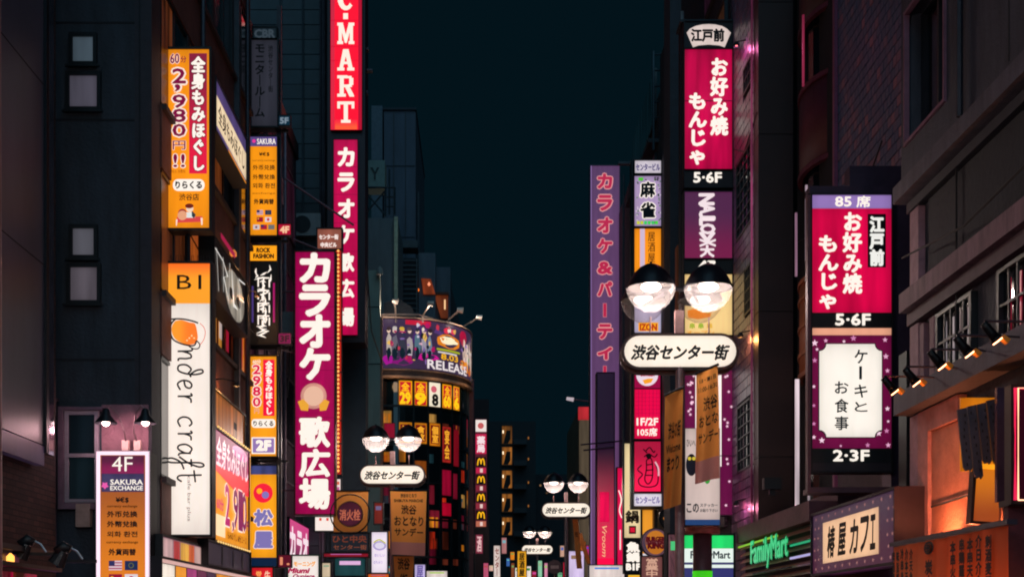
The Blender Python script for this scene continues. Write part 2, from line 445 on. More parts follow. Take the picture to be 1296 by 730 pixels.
P(B, 'drain_pipe', MB().tube([(WX(71, YB), YB-.08, 0), (WX(71, YB), YB-.08, WZ(506, YB))], .03).box(WX(68, YB), WX(75, YB), YB-.1, YB-.001, WZ(508, YB), WZ(505, YB)), dull('5a4a55', .4, .4))
P(B, 'pink_glow_patch', box(WX(129, YB), WX(188, YB), YB-.016, YB-.001, 1.5, WZ(512, YB)), dull('8a6470', .85, bump=.8, scale=3))
# street facade of B
glB = glass_dark('10191f', .12); spB = dull('6a4038', .8, bump=.4, scale=3, var=.3)
pier = dull('5a4a52', .7, bump=.3)
L = B.location
P(B, 'corner_pier', box(XB-.25, XB, YB, YB+.55, 0, 16.4), dull('2c2a33', .7, bump=.2))
fz = [2.9, 5.75, 8.6, 11.45, 14.3]
bays = [(20.6, 22.4), (22.55, 24.5), (24.65, 26.5), (26.65, 28.3)]
for i, z in enumerate(fz):
    P(B, 'spandrel', box(XB-.25, XB+.02, YB+.56, YE, z, z+.95), spB)
    P(B, 'ledge', box(XB+.02, XB+.09, YB+.56, YE, z+.88, z+.97), dull('3a2b2c', .7))
    for j, (a, b) in enumerate(bays):
        h0, h1 = z+.97, z+2.83
        m = MB()
        for q in ((a, b, h0, h0+.05), (a, b, h1-.05, h1), (a, a+.05, h0, h1), (b-.05, b, h0, h1), ((a+b)/2-.03, (a+b)/2+.03, h0+.05, h1-.05)):
            m.box(XB-.06, XB+.0, q[0], q[1], q[2], q[3])
        w = P(B, 'window', m, dull('1b2024', .4, .4))
        lit = R.random()
        if i == 1 and j > 0: mt = em(['e8801c', 'e08428', 'c05c20', 'f0a040'][(i+j) % 4], .9, .8)
        elif i == 2 and j > 0: mt = em(['c06a20', 'd8822c', '8a4420', 'e09a40'][(i+j*2) % 4], .55, .8)
        elif i == 0 and j > 1: mt = em('c86828', .5, .8)
        elif (i, j) in ((1, 0), (2, 0)): mt = em('b05c30', .25, .9)
        else: mt = glB
        sub(w, 'pane', box(XB-.05, XB-.03, a+.05, (a+b)/2-.03, h0+.05, h1-.05), mt, L)
        sub(w, 'pane', box(XB-.05, XB-.03, (a+b)/2+.03, b-.05, h0+.05, h1-.05), glB if lit < .5 else mt, L)
        P(B, 'pier', box(XB-.2, XB+.015, b, b+.15, h0, h1), dull('2a2328', .7))
for k, (y, z, c) in enumerate(((25.3, 7.0, 'e8d0c8'), (25.6, 7.5, 'c01c40'), (26.0, 6.9, 'b81838'), (27.2, 7.3, 'f0dcd0'), (27.5, 6.9, 'c82040'))):
    P(B, 'window_poster', box(XB-.029, XB-.022, y, y+.22, z, z+.6), em(c, .8, .3))
for k in range(5): P(B, 'timber_post', box(XB+.0, XB+.03, 24.9+k*.72, 24.94+k*.72, 6.75, 8.5), dull('9a5428', .6))
for y in (25.2, 26.6, 27.9):  # warm lights and a lamp box added to brighten this facade
    l = lamp_light('facade_fill_light', (XB+.35, y, 8.3), 5, (1, .45, .16), .08)
P(B, 'facade_fill_lamp', MB().box(XB+.2, XB+.3, 25.1, 25.3, 8.52, 8.6), em('d88040', .8))
P(B, 'cable_duct', MB().box(XB+.02, XB+.12, 26.55, 26.7, 3, 16.4), dull('43474f', .5, .3))
P(B, 'downpipe', MB().tube([(XB+.1, 23.2, 4), (XB+.1, 23.2, 16)], .045).tube([(XB+.1, 27.6, 4), (XB+.1, 27.6, 16)], .04), dull('3b3a44', .4, .4))
# --- C: plain dark block between, then the sided tower
C = empty('shuttered_building', 'dark block with shuttered upper floors behind the column of orange signs', 'building', (-9, 32, 0))
P(C, 'wall', box(-15, -5.05, YE, 36.5, 0, 14.2), dull('3a2f3a', .8, bump=.3, scale=4))
for i in range(4):
    for j in range(3):
        a = 28.9+j*2.5; z = 3.6+i*2.7
        w = P(C, 'window', MB().box(-5.06, -5.0, a, a+2.1, z, z+.06).box(-5.06, -5.0, a, a+2.1, z+1.64, z+1.7).box(-5.06, -5.0, a, a+.06, z+.06, z+1.64).box(-5.06, -5.0, a+2.04, a+2.1, z+.06, z+1.64), dull('51404d', .5, .3))
        sub(w, 'pane', box(-5.04, -5.02, a+.06, a+2.04, z+.06, z+1.64), em('5a2440', .22, .9) if (i+j) % 3 else glass_dark('180f18', .15), C.location)  # faint magenta glow stands for reflections in the panes
P(C, 'downpipe', MB().tube([(-4.97, 29.6, 2), (-4.97, 29.6, 14)], .05).tube([(-4.97, 33.9, 2), (-4.97, 33.9, 14)], .04), dull('8a7a88', .4, .4))
P(C, 'parapet', box(-15, -4.98, YE+.02, 36.5, 14.2, 14.6), BLK)
T = empty('siding_tower', 'tall windowless tower clad in wide horizontal siding behind the red shoe store sign', 'building', (-9, 40, 0))
tx0, tx1 = -13, WX(463, 38)
P(T, 'rear_wall', box(tx0, -4.4, 38.81, 48, 0, 30), dull('22303a', .7, bump=.15, scale=3))
P(T, 'wall', box(tx0, tx1, 38, 38.8, 0, 30), dull('22303a', .7, bump=.15, scale=3))
for i in range(64):
    z = 3+i*.42
    P(T, 'plank', box(tx0+.02, WX(406, 38), 37.955-.006*(i % 3), 37.999, z, z+.40), dull('26343e' if i % 4 else '212c36', .6, bump=.1, scale=3))
P(T, 'drain_pipe', MB().tube([(WX(410.5, 38), 37.85, 2), (WX(410.5, 38), 37.85, 29)], .06).tube([(WX(406, 38), 37.9, 2), (WX(406, 38), 37.9, 29)], .03), dull('4a4650', .4, .5))
mbr = MB()
for i in range(22): mbr.box(WX(408.5, 38), WX(412.5, 38), 37.8, 37.99, 5+i*1.1, 5.06+i*1.1)
P(T, 'pipe_clip', mbr, dull('3a3640', .5, .5))
# --- annex with orange window
N = empty('corner_annex', 'narrow reddish annex with an orange lit window below the tall karaoke strip', 'building', (WX(444, 42), 42, 0))
P(N, 'wall', box(WX(420, 42), WX(463, 42), 42, 42.6, 0, WZ(425, 42)), dull('6a3a38', .8, bump=.4))
m = P(N, 'window', MB().box(WX(444, 42), WX(446, 42), 41.93, 41.999, WZ(512, 42), WZ(440, 42)).box(WX(461, 42), WX(463, 42), 41.93, 41.999, WZ(512, 42), WZ(440, 42)).box(WX(446, 42), WX(461, 42), 41.93, 41.999, WZ(476, 42), WZ(473, 42)).box(WX(446, 42), WX(461, 42), 41.93, 41.999, WZ(512, 42), WZ(510, 42)), dull('40201c', .5))
sub(m, 'pane', box(WX(446, 42), WX(461, 42), 41.97, 41.998, WZ(510, 42), WZ(476, 42)), em('f08a1c', .85, .6), N.location)
sub(m, 'pane', box(WX(446, 42), WX(461, 42), 41.97, 41.998, WZ(473, 42), WZ(440, 42)), em('c07038', .5, .6), N.location)
mb = MB()
for i in range(5): mb.tube([(WX(447+i*3, 42), 41.95, WZ(508, 42)), (WX(449+i*3, 42), 41.95, WZ(478, 42))], .02, 5)
sub(m, 'branch_print', mb, dull('3a1608', .8), N.location)
P(N, 'lit_column', box(WX(434, 42), WX(444, 42), 41.9, 41.999, WZ(600, 42), WZ(434, 42)), em2('ff5a1a', '3c0a18', .75, .05, .95))
P(N, 'wall_box', box(WX(455, 42), WX(466, 42), 41.7, 41.95, WZ(448, 42), WZ(434, 42)), BLK)
# --- grey concrete slab building
E_ = empty('concrete_building', 'grey green plain concrete building with a tall edge pillar', 'building', (WX(480, 46), 47, 0))
conc = dull('98a298', .8, bump=.3, scale=2, var=.2, streak=1)
P(E_, 'wall', box(WX(440, 57), WX(503, 57), 57, 61, 0, WZ(276, 57)), dull('5c6870', .8, bump=.3, scale=2, streak=1))
P(E_, 'edge_column', box(WX(499, 56.9), WX(503.5, 56.9), 56.8, 56.99, 3, WZ(275, 56.9)), dull('a8b29c', .7, var=.3))
P(E_, 'pillar', box(WX(458, 51), WX(481, 51), 51, 51.4, 0, WZ(342, 51)), conc)
for v in (388, 460, 552): P(E_, 'wall_joint', box(WX(458, 51), WX(481, 51), 50.98, 50.999, WZ(v+1, 51), WZ(v, 51)), BLK)
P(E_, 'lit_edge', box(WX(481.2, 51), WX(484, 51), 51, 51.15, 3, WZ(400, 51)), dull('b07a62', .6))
P(E_, 'wall_lamp', MB().lathe([(.02, 0), (.12, .1), (.1, .3), (.02, .4)], (WX(481, 50.9), 50.8, WZ(352, 51)), 10), dull('9a9a98', .4))
# roof plant
Q = empty('cooling_unit', 'pale green rooftop cooling unit with a fan mark on a steel stand', 'cooling unit', (WX(475, 50), 50, WZ(275, 50)))
P(Q, 'casing', box(WX(463, 50), WX(487, 50), 50, 51, WZ(236, 50), WZ(203, 50)), dull('7f9490', .5, var=.12))
cx, cz = WX(474.5, 50), WZ(219, 50)
P(Q, 'fan_blade', MB().prism([(cx-.16, cz+.2), (cx-.08, cz+.2), (cx+.02, cz), (cx-.04, cz-.02)], 49.97, 49.995).prism([(cx+.08, cz+.2), (cx+.16, cz+.2), (cx+.05, cz-.02), (cx-.0, cz)], 49.97, 49.995).box(cx-.03, cx+.03, 49.97, 49.995, cz-.25, cz), dull('2e3b40', .5))
mb = MB(); zz = WZ(275, 50)
for a, b in (((462, 272), (487, 243)), ((462, 243), (487, 272)), ((462, 238), (462, 275)), ((488, 238), (488, 275)), ((462, 238), (500, 238)), ((493, 215), (493, 272)), ((488, 250), (500, 250)), ((500, 238), (500, 272)), ((488, 262), (500, 262))):
    mb.tube([(WX(a[0], 50), 49.95, WZ(a[1], 50)), (WX(b[0], 50), 49.95, WZ(b[1], 50))], .035, 5)
P(Q, 'stand', mb, dull('46525a', .5, .5))
# far dark blocks, stepped
def far(name, label, px, Y, hexc, d=8, bottom=0, wins=()):
    x0, x1, yt = px; o = empty(name, label, 'building', (WX((x0+x1)/2, Y), Y, 0))
    P(o, 'wall', box(WX(x0, Y), WX(x1, Y), Y, Y+d, bottom, WZ(yt, Y)), dull(hexc, .8, bump=.3, scale=1.5, var=.25, streak=1))
    for i, (a, t, b, u, c, s) in enumerate(wins):
        w = P(o, 'window', MB().box(WX(a, Y), WX(b, Y), Y-.06, Y-.001, WZ(u, Y), WZ(t, Y)), dull('15171c', .6))
        sub(w, 'pane', box(WX(a+.8, Y), WX(b-.8, Y), Y-.08, Y-.061, WZ(u-.8, Y), WZ(t+.8, Y)), em(c, s, .6), o.location)
    return o
o = far('office_tower', 'tallest far dark tower rising behind the tall karaoke strip', (486, 526, 140), 66, '454d5c', 10)
P(o, 'side_tower', box(WX(470, 66), WX(484, 66), 66, 72, 0, WZ(134, 66)), dull('505c68', .8))
P(o, 'parapet', box(WX(485, 66), WX(527, 66), 65.9, 76, WZ(140, 66), WZ(137, 66)), dull('262e38', .8))
for x in (498, 513): P(o, 'wall_joint', box(WX(x, 66), WX(x+.7, 66), 65.95, 65.999, 8, WZ(142, 66)), BLK)
for v in (210, 300): P(o, 'wall_joint', box(WX(487, 66), WX(525, 66), 65.96, 65.999, WZ(v+.4, 66), WZ(v, 66)), dull('262c36', .8))
P(o, 'downpipe', MB().tube([(WX(529, 66), 66.3, 8), (WX(529, 66), 66.3, WZ(240, 66))], .06, 6), dull('3a424a', .5))
o = far('office_block', 'far dark block with an orange lit stair under its roof, left of the sky gap', (530, 551, 320), 64, '525e6a', 8)
P(o, 'lit_stair', MB().prism([(WX(533, 63.9), WZ(352, 63.9)), (WX(545, 63.9), WZ(353, 63.9)), (WX(551, 63.9), WZ(372, 63.9)), (WX(536, 63.9), WZ(372, 63.9))], 63.9, 63.99), em('b04a22', .55, .6))
P(o, 'stair_lamp', MB().lathe([(.01, 0), (.1, .08), (.1, .16), (.01, .22)], (WX(528, 63.8), 63.8, WZ(370, 63.8)), 8), em('ff7a20', 1.2))
P(o, 'stair_lamp', MB().lathe([(.01, 0), (.08, .08), (.01, .2)], (WX(543, 63.8), 63.8, WZ(362, 63.8)), 8), em('ff9a70', 1.2))
mb = MB()
for v in range(330, 400, 6): mb.box(WX(508, 63), WX(529, 63), 62.9, 62.96, WZ(v+.8, 63), WZ(v, 63))
mb.box(WX(527, 63), WX(528, 63), 62.9, 62.96, WZ(400, 63), WZ(328, 63)).box(WX(508, 63), WX(509, 63), 62.9, 62.96, WZ(400, 63), WZ(328, 63))
P(o, 'balcony_railing', mb, dull('4a545c', .5))
P(o, 'roof_tank', box(WX(506, 64), WX(530, 64), 62.9, 64, WZ(314, 63), WZ(305, 63)), dull('39454c', .7))
P(o, 'lower_wall', box(WX(486, 63.5), WX(529, 63.5), 63.0, 64, 0, WZ(330, 63.5)), dull('1c242c', .8))
o = far('apartment_block', 'far stepped block with an orange lit vertical sign under its roof', (552, 570, 338), 64.6, '4c5662', 8)
P(o, 'lit_wall', MB().prism([(WX(549, 64.4), WZ(372, 64.4)), (WX(567, 64.4), WZ(372, 64.4)), (WX(567, 64.4), WZ(402, 64.4)), (WX(558, 64.4), WZ(402, 64.4))], 64.4, 64.55), em('8c3f1c', .45, .6))
P(o, 'roof_slab', box(WX(548, 64.3), WX(568, 64.3), 64.2, 64.6, WZ(373, 64.3), WZ(370, 64.3)), dull('5a3020', .7))
P(o, 'stair_lamp', box(WX(562, 64.3), WX(564, 64.3), 64.3, 64.39, WZ(391, 64.3), WZ(379, 64.3)), em('ffc890', 1.0))
P(o, 'sloping_roof', MB().prism([(WX(567, 65), 0), (WX(567, 65), WZ(345, 65)), (WX(590, 65), WZ(440, 65)), (WX(606, 65), 0)], 65, 72), dull('151c24', .8))

# --- curved corner building
CR, CXc, CY = 3.0, -3.58, 55.0
def arc(s, r=CR):
    """s metres along the frontage measured from the left end of the flat part"""
    fl = .30
    if s <= fl: return CXc-fl+s, CY-r
    a = (s-fl)/CR; return CXc+r*math.sin(a), CY-r*math.cos(a)
LEN = .30+CR*math.pi/2
def cwarp(off):
    def f(x, y, z):
        px, py = arc(x, CR+off-y); return (px, py, z)
    return f
def arc_band(mb, s0, s1, r0, r1, z0, z1, n=None):
    n = n or max(1, int((s1-s0)/.22))
    base = len(mb.v)
    for i in range(n+1):
        s = s0+(s1-s0)*i/n
        for r in (r0, r1):
            x, y = arc(s, r)
            for z in (z0, z1): mb.v.append((x, y, z))
    for i in range(n):
        k = base+i*4
        mb.f += [(k+2, k+6, k+7, k+3), (k, k+1, k+5, k+4), (k+1, k+3, k+7, k+5), (k, k+4, k+6, k+2)]
    e = base+n*4
    mb.f += [(base, base+2, base+3, base+1), (e, e+1, e+3, e+2)]
    return mb
G = empty('curved_corner_building', 'glass corner building with a rounded front below a wraparound billboard', 'building', (-3.5, 55, 0))
gw = glass_dark('0c1a20', .1)
P(G, 'curtain_wall', arc_band(MB(), 0, LEN, 2.6, 3.0, .1, 11.0, 22), gw)
P(G, 'side_wall', box(-10, CXc-.31, 52.05, 62, 0, 13.2), BLK)
P(G, 'rear_wall', box(-9.5, CXc+CR-.02, 55.01, 62, 0, 12.5), dull('4e2a2e', .7, bump=.3))
P(G, 'corner_column', MB().box(-.62, -.36, 55.0, 55.4, 0, 11.5), dull('6a3236', .6))
fr2 = dull('8a6a5c', .5, .2)
P(G, 'cornice', arc_band(MB(), 0, LEN, 2.9, 3.2, 11.12, 11.22), dull('b08d78', .5))
P(G, 'cornice', arc_band(MB(), 0, LEN, 2.9, 3.12, 11.225, 11.42), dull('4a3a38', .6))
P(G, 'cornice', arc_band(MB(), 0, LEN, 2.9, 3.16, 11.425, 11.48), dull('b08d78', .5))
for z in (10.03, 8.55, 7.1, 5.65, 4.2): P(G, 'transom', arc_band(MB(), 0, LEN, 2.98, 3.04, z, z+.08), dull('1b2830', .4, .5))
for i in range(9):
    s = .02+i*.6
    P(G, 'mullion', arc_band(MB(), s, s+.05, 2.97, 3.06, .2, 11.1, 1), dull('1b2a32', .4, .5))
P(G, 'roof', arc_band(MB(), 0, LEN, 0.05, 3.1, 13.45, 13.52, 22), dull('3b3434', .7))
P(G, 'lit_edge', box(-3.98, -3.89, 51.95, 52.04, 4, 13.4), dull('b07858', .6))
BB = Sign('billboard', 'wraparound concert release billboard on the rounded corner building', (0, 0, 100, 10), Y=52, box_=False, warp=cwarp(.12), cat='billboard')
BB.k = (1, 1); BB.u0 = 0; BB.v1 = 13.42   # units are metres along the frontage; v runs down from the top edge
def bz(v): return v
BB.Z = lambda v: 13.42-v
arc_m = arc_band(MB(), 0, LEN, 3.0, 3.10, 11.5, 13.42); arc_m.build('housing', BLK, BB.root)
BB.root.location = (0, 0, 0)
q = MB(); arc_band(q, 0, LEN, 3.05, 3.2, 13.42, 13.47); q.build('top_rail', dull('a88a78', .5), BB.root)
q = MB(); arc_band(q, 0, .05, 3.05, 3.17, 11.5, 13.42, 1); arc_band(q, LEN-.06, LEN, 3.05, 3.17, 11.5, 13.42, 1); q.build('side_rail', dull('a88a78', .5), BB.root)
Hh = 1.92
BB.rect(.05, 0.02, LEN-.06, Hh, em('3c2c48', .9), 1, 'poster')
rr = random.Random(3)
def blob(cx, cy, rx, ry, mat, lay, n=9, j=.25, name='print_patch'):
    return BB.poly([(cx+rx*math.cos(2*math.pi*i/n)*(1+rr.uniform(-j, j)), cy+ry*math.sin(2*math.pi*i/n)*(1+rr.uniform(-j, j))) for i in range(n)], mat, lay, name)
BB.rect(.9, .04, 1.9, .22, em('c01838', .9), 2, 'print_band')
blob(.25, 1.6, .2, .2, em('b0189a', .8), 2); blob(.75, 1.65, .45, .16, em('8a1478', .8), 2); blob(1.75, 1.45, .45, .14, em('d01890', .9), 2)
blob(1.5, .7, .35, .4, em('4a2a6a', .8), 2); blob(2.6, .35, .5, .2, em('5a3a7a', .8), 2); blob(3.7, .4, .3, .3, em('b01840', .8), 3)
for i, (cx, hair, coat, h) in enumerate([(.28, '3c2a30', 'c8b8b0', 1), (.5, 'c8c0bc', '706a78', .9), (.78, 'd8b040', '3a3a4a', 1), (1.05, '584048', 'b8a8a8', .9), (1.35, '2a2a3a', '5a7a8a', .85), (1.62, '6a3a7a', 'a8a0b0', .9), (1.86, '302028', '7888a0', .8)]):
    blob(cx, 1.05, .12, .52*h, em(coat, .75), 3, 8, .3, 'print_figure'); blob(cx, 1.35, .09, .25, em('10202c', .8), 4, 7, .3, 'print_figure')
    blob(cx, .47, .075, .1, em('e8c8b0', .9), 5, 8, .1, 'print_figure'); blob(cx, .4, .09, .08, em(hair, .8), 6, 8, .3, 'print_figure')
blob(2.75, .72, .62, .28, em('e08020', .95), 4, 12, .15); blob(2.75, .68, .46, .16, em('fff0c8', .95), 5, 14, .25)
blob(2.6, .3, .16, .14, em('e02848', .9), 5); blob(2.95, .3, .14, .12, em('d83058', .9), 5); blob(2.75, .26, .1, .1, em('f0d8d0', .9), 6)
BB.rect(2.15, 1.02, 3.4, 1.1, em('a8b020', .9), 5, 'print_band'); BB.rect(2.2, 1.14, 3.2, 1.2, em('e0d8d8', .9), 5, 'print_band')
BB.text('8.03', 2.35, 1.22, 3.25, 1.44, em('f0b020', .95), 6, .04)
BB.text('RELEASE', 1.75, 1.52, 3.95, 1.86, em('e8dcdc', .95), 7, .03)
for i in range(4): blob(3.75+i*.28, 1.0+i*.06, .11, .62, em(['e8c8b8', 'f0d8c8', 'd8b8a8', 'e8d0c0'][i], .85), 6, 8, .3, 'print_figure')
for i in range(3): blob(3.6+i*.35, 1.45+i*.08, .2, .22, em(['e07820', 'f09830', 'c86018'][i], .9), 7, 8, .3)
blob(4.2, 1.2, .05, .1, em('28a060', .8), 8)
for i in range(70):
    cx_, cy_ = .2+rr.random()*4.5, .15+rr.random()*1.5
    if 2.0 < cx_ < 3.5 and cy_ > .3: continue
    blob(cx_, cy_, .03+rr.random()*.08, .03+rr.random()*.12, em(rr.choice(['e8b8c8', '402850', 'd8d0e0', 'b01860', '203850', 'f0c060', '8a6ab0', 'c83850', '182028', 'f0e0d0']), .8), 7.5, 6, .4)
# price boards in the curtain wall
row1 = [(.62, .53, 'c81428', 'ffb400', '29'), (1.22, .53, 'c81428', 'ffb400', '9'), (1.84, .5, 'e8dcc8', 'c8a8a0', '8'), (2.45, .5, 'c81428', 'ffb400', '60'), (3.06, .42, 'b81428', 'ffb400', '6'), ]
for i, (s, w_, c1, c2, t) in enumerate([(r[0]+.02, r[1], r[2], r[3], r[4]) for r in row1]):
    sg = Sign('price_board', ['first red price board from the left under the curved cornice', 'second red price board from the left under the curved cornice', 'cream price board between the red ones under the curved cornice', 'red price board just right of the cream one under the cornice', 'last red price board at the right under the curved cornice'][i], (0, 0, 1, 1), Y=52, box_=False, warp=cwarp(.06), group='price boards in the curtain wall')
    sg.root.location = (0, 0, 0); sg.k = (1, 1); sg.u0 = 0; sg.Z = lambda v: 11.08-v
    q = MB(); arc_band(q, s-.03, s+w_+.03, 3.0, 3.045, 10.08, 11.1, 3); q.build('housing', BLK, sg.root)
    sg.rect(s, .04, s+w_, .97, em('ffa808', .95, .2), 1, 'face'); sg.rect(s+.06, .09, s+w_-.05, .46, em(c1, .9), 2, 'panel')
    if i == 2: sg.rect(s, .04, s+w_, .97, em('f0e4cc', .95), 3, 'panel'); sg.disc(s+.2, .3, .13, em('d06070', .9), 4, 'emblem'); sg.text('8', s+.14, .5, s+.38, .92, INK, 4, .06)
    else:
        sg.rect(s+.04, .48, s+w_-.04, .95, em('c81428', .9), 2, 'panel')
        sg.text(t, s+.07, .5, s+w_-.08, .92, em('ffc818', 1.), 3, .07); sg.text('全', s+.12, .12, s+w_-.12, .43, em('ffb818', 1.), 3, .05)
for i, (s, w_, c1, h0, h1) in enumerate([(.66, .5, 'e89018', 1.65, 2.45), (1.26, .5, 'e88818', 1.65, 2.45), (1.88, .48, 'f08a18', 1.62, 2.5), (2.48, .45, 'c83028', 1.7, 3.1), (.1, .4, '9a1030', 1.7, 2.3), (3.1, .35, '8a1020', 1.75, 3.2), (2.45, .5, 'a80c34', 3.4, 4.4), (2.45, .5, 'c80a30', 4.7, 5.2), (3.05, .3, '7a1028', 3.5, 4.5)]):
    lb = ['orange lit menu panel second from the left on the curved front', 'orange lit menu panel beside its twin above the globe lamps', 'wide orange menu panel in the middle of the curved front', 'tall red banner in the curved glass right of the orange panels', 'small dark red panel at the left end of the curved front', 'narrow dark red banner at the right of the curved front', 'dark magenta banner low in the curved glass front', 'short bright magenta banner lowest in the curved glass front', 'thin wine red banner low at the right of the curved glass'][i]
    sg = Sign('window_banner', lb, (0, 0, 1, 1), Y=52, box_=False, warp=cwarp(.06), group='lit banners in the curtain wall')
    sg.root.location = (0, 0, 0); sg.k = (1, 1); sg.u0 = 0; sg.Z = lambda v: 11.08-v
    q = MB(); arc_band(q, s-.02, s+w_+.02, 3.0, 3.045, 11.08-h1-.02, 11.08-h0+.02, 3); q.build('housing', BLK, sg.root)
    sg.rect(s, h0, s+w_, h1, em(c1, .7, .3), 1, 'face')
    if i < 4:
        sg.rect(s+.05, h0+.08, s+w_-.05, h1-.08, em('7a1418', .7), 2, 'panel')
        sg.text(['焼肉', '食放', '個室', '宴会'][i], s+.1, h0+.13, s+w_-.1, h1-.13, em('ffb030', .9), 3, .04, vert=True)
for x_, y_, z_ in ((-3.6, 51.2, 13.7), (-2.0, 51.6, 13.7), (-.6, 53.0, 13.6)):
    lamp_light('billboard_floodlight', (x_, y_, z_), 22, (1, .8, .66), .1)  # point lights added at the floodlight heads to brighten the billboard
for x_, y_ in ((-3.3, 51.4), (-1.6, 51.9), (-.3, 53.4)):
    lamp_light('price_board_fill_light', (x_, y_, 10.9), 7, (1, .6, .3), .2)  # warm lights without fixtures, added to lift the cornice and price boards
rg = random.Random(31)
for k in range(80):
    s0 = .07+rg.randrange(8)*.6; h = rg.choice([2.6, 3.95, 4.55, 5.4, 6.0, 6.3, 7.3, 7.9, 8.8, 9.2]); w_ = rg.uniform(.2, .5)
    if h == 2.6: continue
    q = MB(); arc_band(q, s0, s0+w_, 3.0, 3.02, h-.0-.0, h+rg.uniform(.15, .75), 2)
    P(G, 'lit_window', q, em(rg.choice(['e88820', 'b05818', '8a1c30', 'c83018', '5a2418', '204048', 'd8a050', '6a1028']), rg.uniform(.3, .8), .8))
# roof railing and floodlights of the curved building
q = MB()
q.tube([(WX(478, 51.8), 51.8, WZ(398, 51.8)), (WX(530, 51.8), 51.8, WZ(398, 51.8)), (WX(565, 53.5), 53.5, WZ(408, 53.5)), (WX(585, 54.6), 54.6, WZ(420, 54.6))], .03, 6)
P(G, 'roof_railing', q, dull('9a8a84', .4, .5))
fl = None
for i, (x, y, hx, hy, Y) in enumerate([(501, 408, 501, 385, 51.9), (535, 408, 545, 388, 51.9), (566, 412, 582, 396, 53), (585, 420, 606, 405, 54.3)]):
    lb = ['upright post lamp above the left end of the curved billboard', 'short bent floodlight above the middle of the curved billboard', 'floodlight arm above the right half of the curved billboard', 'longest floodlight arm reaching out past the curved billboard'][i]
    o = empty('floodlight', lb, 'floodlight', (WX(x, Y), Y, WZ(y, Y)), group='floodlights over the billboard')
    p0 = (WX(x, Y), Y, WZ(y, Y)); p1 = (WX(x, Y), Y-.05, WZ((y+hy)/2+2, Y)); p2 = (WX(hx, Y), Y-.5, WZ(hy, Y))
    P(o, 'arm', MB().tube([p0, p1, p2], .035, 6), dull('a89a92', .4, .5))
    P(o, 'lamp_head', MB().tube([(p2[0]-.1, p2[1], p2[2]+.02), (p2[0]+.13, p2[1], p2[2]-.02)], .08, 8, .12), dull('cfc4ba', .3, .4))
P(G, 'roof_plant', MB().prism([(WX(486, 53), 13.5), (WX(486, 53), WZ(383, 53)), (WX(505, 53), WZ(378, 53)), (WX(520, 53), WZ(388, 53)), (WX(532, 53), 13.5)], 53, 54.5), dull('2c3139', .7))

# --- far end of the street: stair building, dark blocks
Dk = empty('stair_building', 'dark far building with five orange lit open stair landings', 'building', (WX(650, 92), 92, 0))
P(Dk, 'wall', box(WX(619, 92), WX(678, 92), 92, 104, 0, WZ(533, 92)), dull('141b22', .8))
P(Dk, 'rear_block', box(WX(630, 92), WX(676, 92), 104, 106, 0, WZ(528, 92)), dull('171e26', .8))
for i in range(5):
    t = 533+i*29.6 if i else 536
    z1, z0 = WZ(t+3, 92), WZ(t+25, 92)
    w = P(Dk, 'stair_opening', MB().box(WX(634.5, 91.9), WX(648.5, 91.9), 91.85, 91.99, z0-.1, z0-.02).box(WX(634.5, 91.9), WX(648.5, 91.9), 91.85, 91.99, z1, z1+.08).box(WX(634.5, 91.9), WX(635.5, 91.9), 91.85, 91.99, z0, z1), dull('3a2414', .7))
    sub(w, 'lit_wall', box(WX(635.5, 92), WX(648, 92), 91.96, 91.995, z0, z1), em('b06a28', .7 if i else .35, .7), Dk.location)
    sub(w, 'stair_flight', MB().prism([(WX(637, 92), z0), (WX(641, 92), z1-.3), (WX(646, 92), z1-.3), (WX(646, 92), z0+.3), (WX(643, 92), z0)], 91.9, 91.95), dull('100c0a', .8), Dk.location)
    sub(w, 'lamp', MB().box(WX(636, 92), WX(637.5, 92), 91.88, 91.9, z1-.5, z1-.3), em('ffe8c0', 1.6), Dk.location)
    P(Dk, 'balcony', MB().box(WX(650, 92), WX(666, 92), 91.2, 91.99, z0-.15, z0+.2), dull('1b222a', .7))
    P(Dk, 'balcony_lamp', MB().box(WX(668, 92), WX(669.5, 92), 91.9, 91.99, z0+.3, z0+.45), em('a86a30', .7))
o = far('side_block', 'dark red edged wall between the curved building and the far stairs', (600, 619, 505), 74, '2a1c20', 12)
P(o, 'edge_trim', MB().box(WX(597, 74), WX(600, 74), 73.9, 74.3, 0, WZ(480, 74)), dull('7a3238', .6))
far('slab_block', 'low dark slab closing the street end below the stairs', (676, 735, 600), 96, '121a22', 10, 0, [(682, 612, 686, 616, 'c09060', .5), (690, 622, 694, 625, 'a07048', .5), (700, 614, 703, 617, 'c8a070', .4)])
o = far('beige_building', 'pale beige far building with a red lit top beside the purple sign', (733, 760, 515), 70, '8a7a66', 10)
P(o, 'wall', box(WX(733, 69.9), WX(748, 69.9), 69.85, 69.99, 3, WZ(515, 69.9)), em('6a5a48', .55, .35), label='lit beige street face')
P(o, 'red_band', box(WX(732, 69.8), WX(748, 69.8), 69.7, 69.95, WZ(531, 69.8), WZ(515, 69.8)), em('d03038', .8, .3))
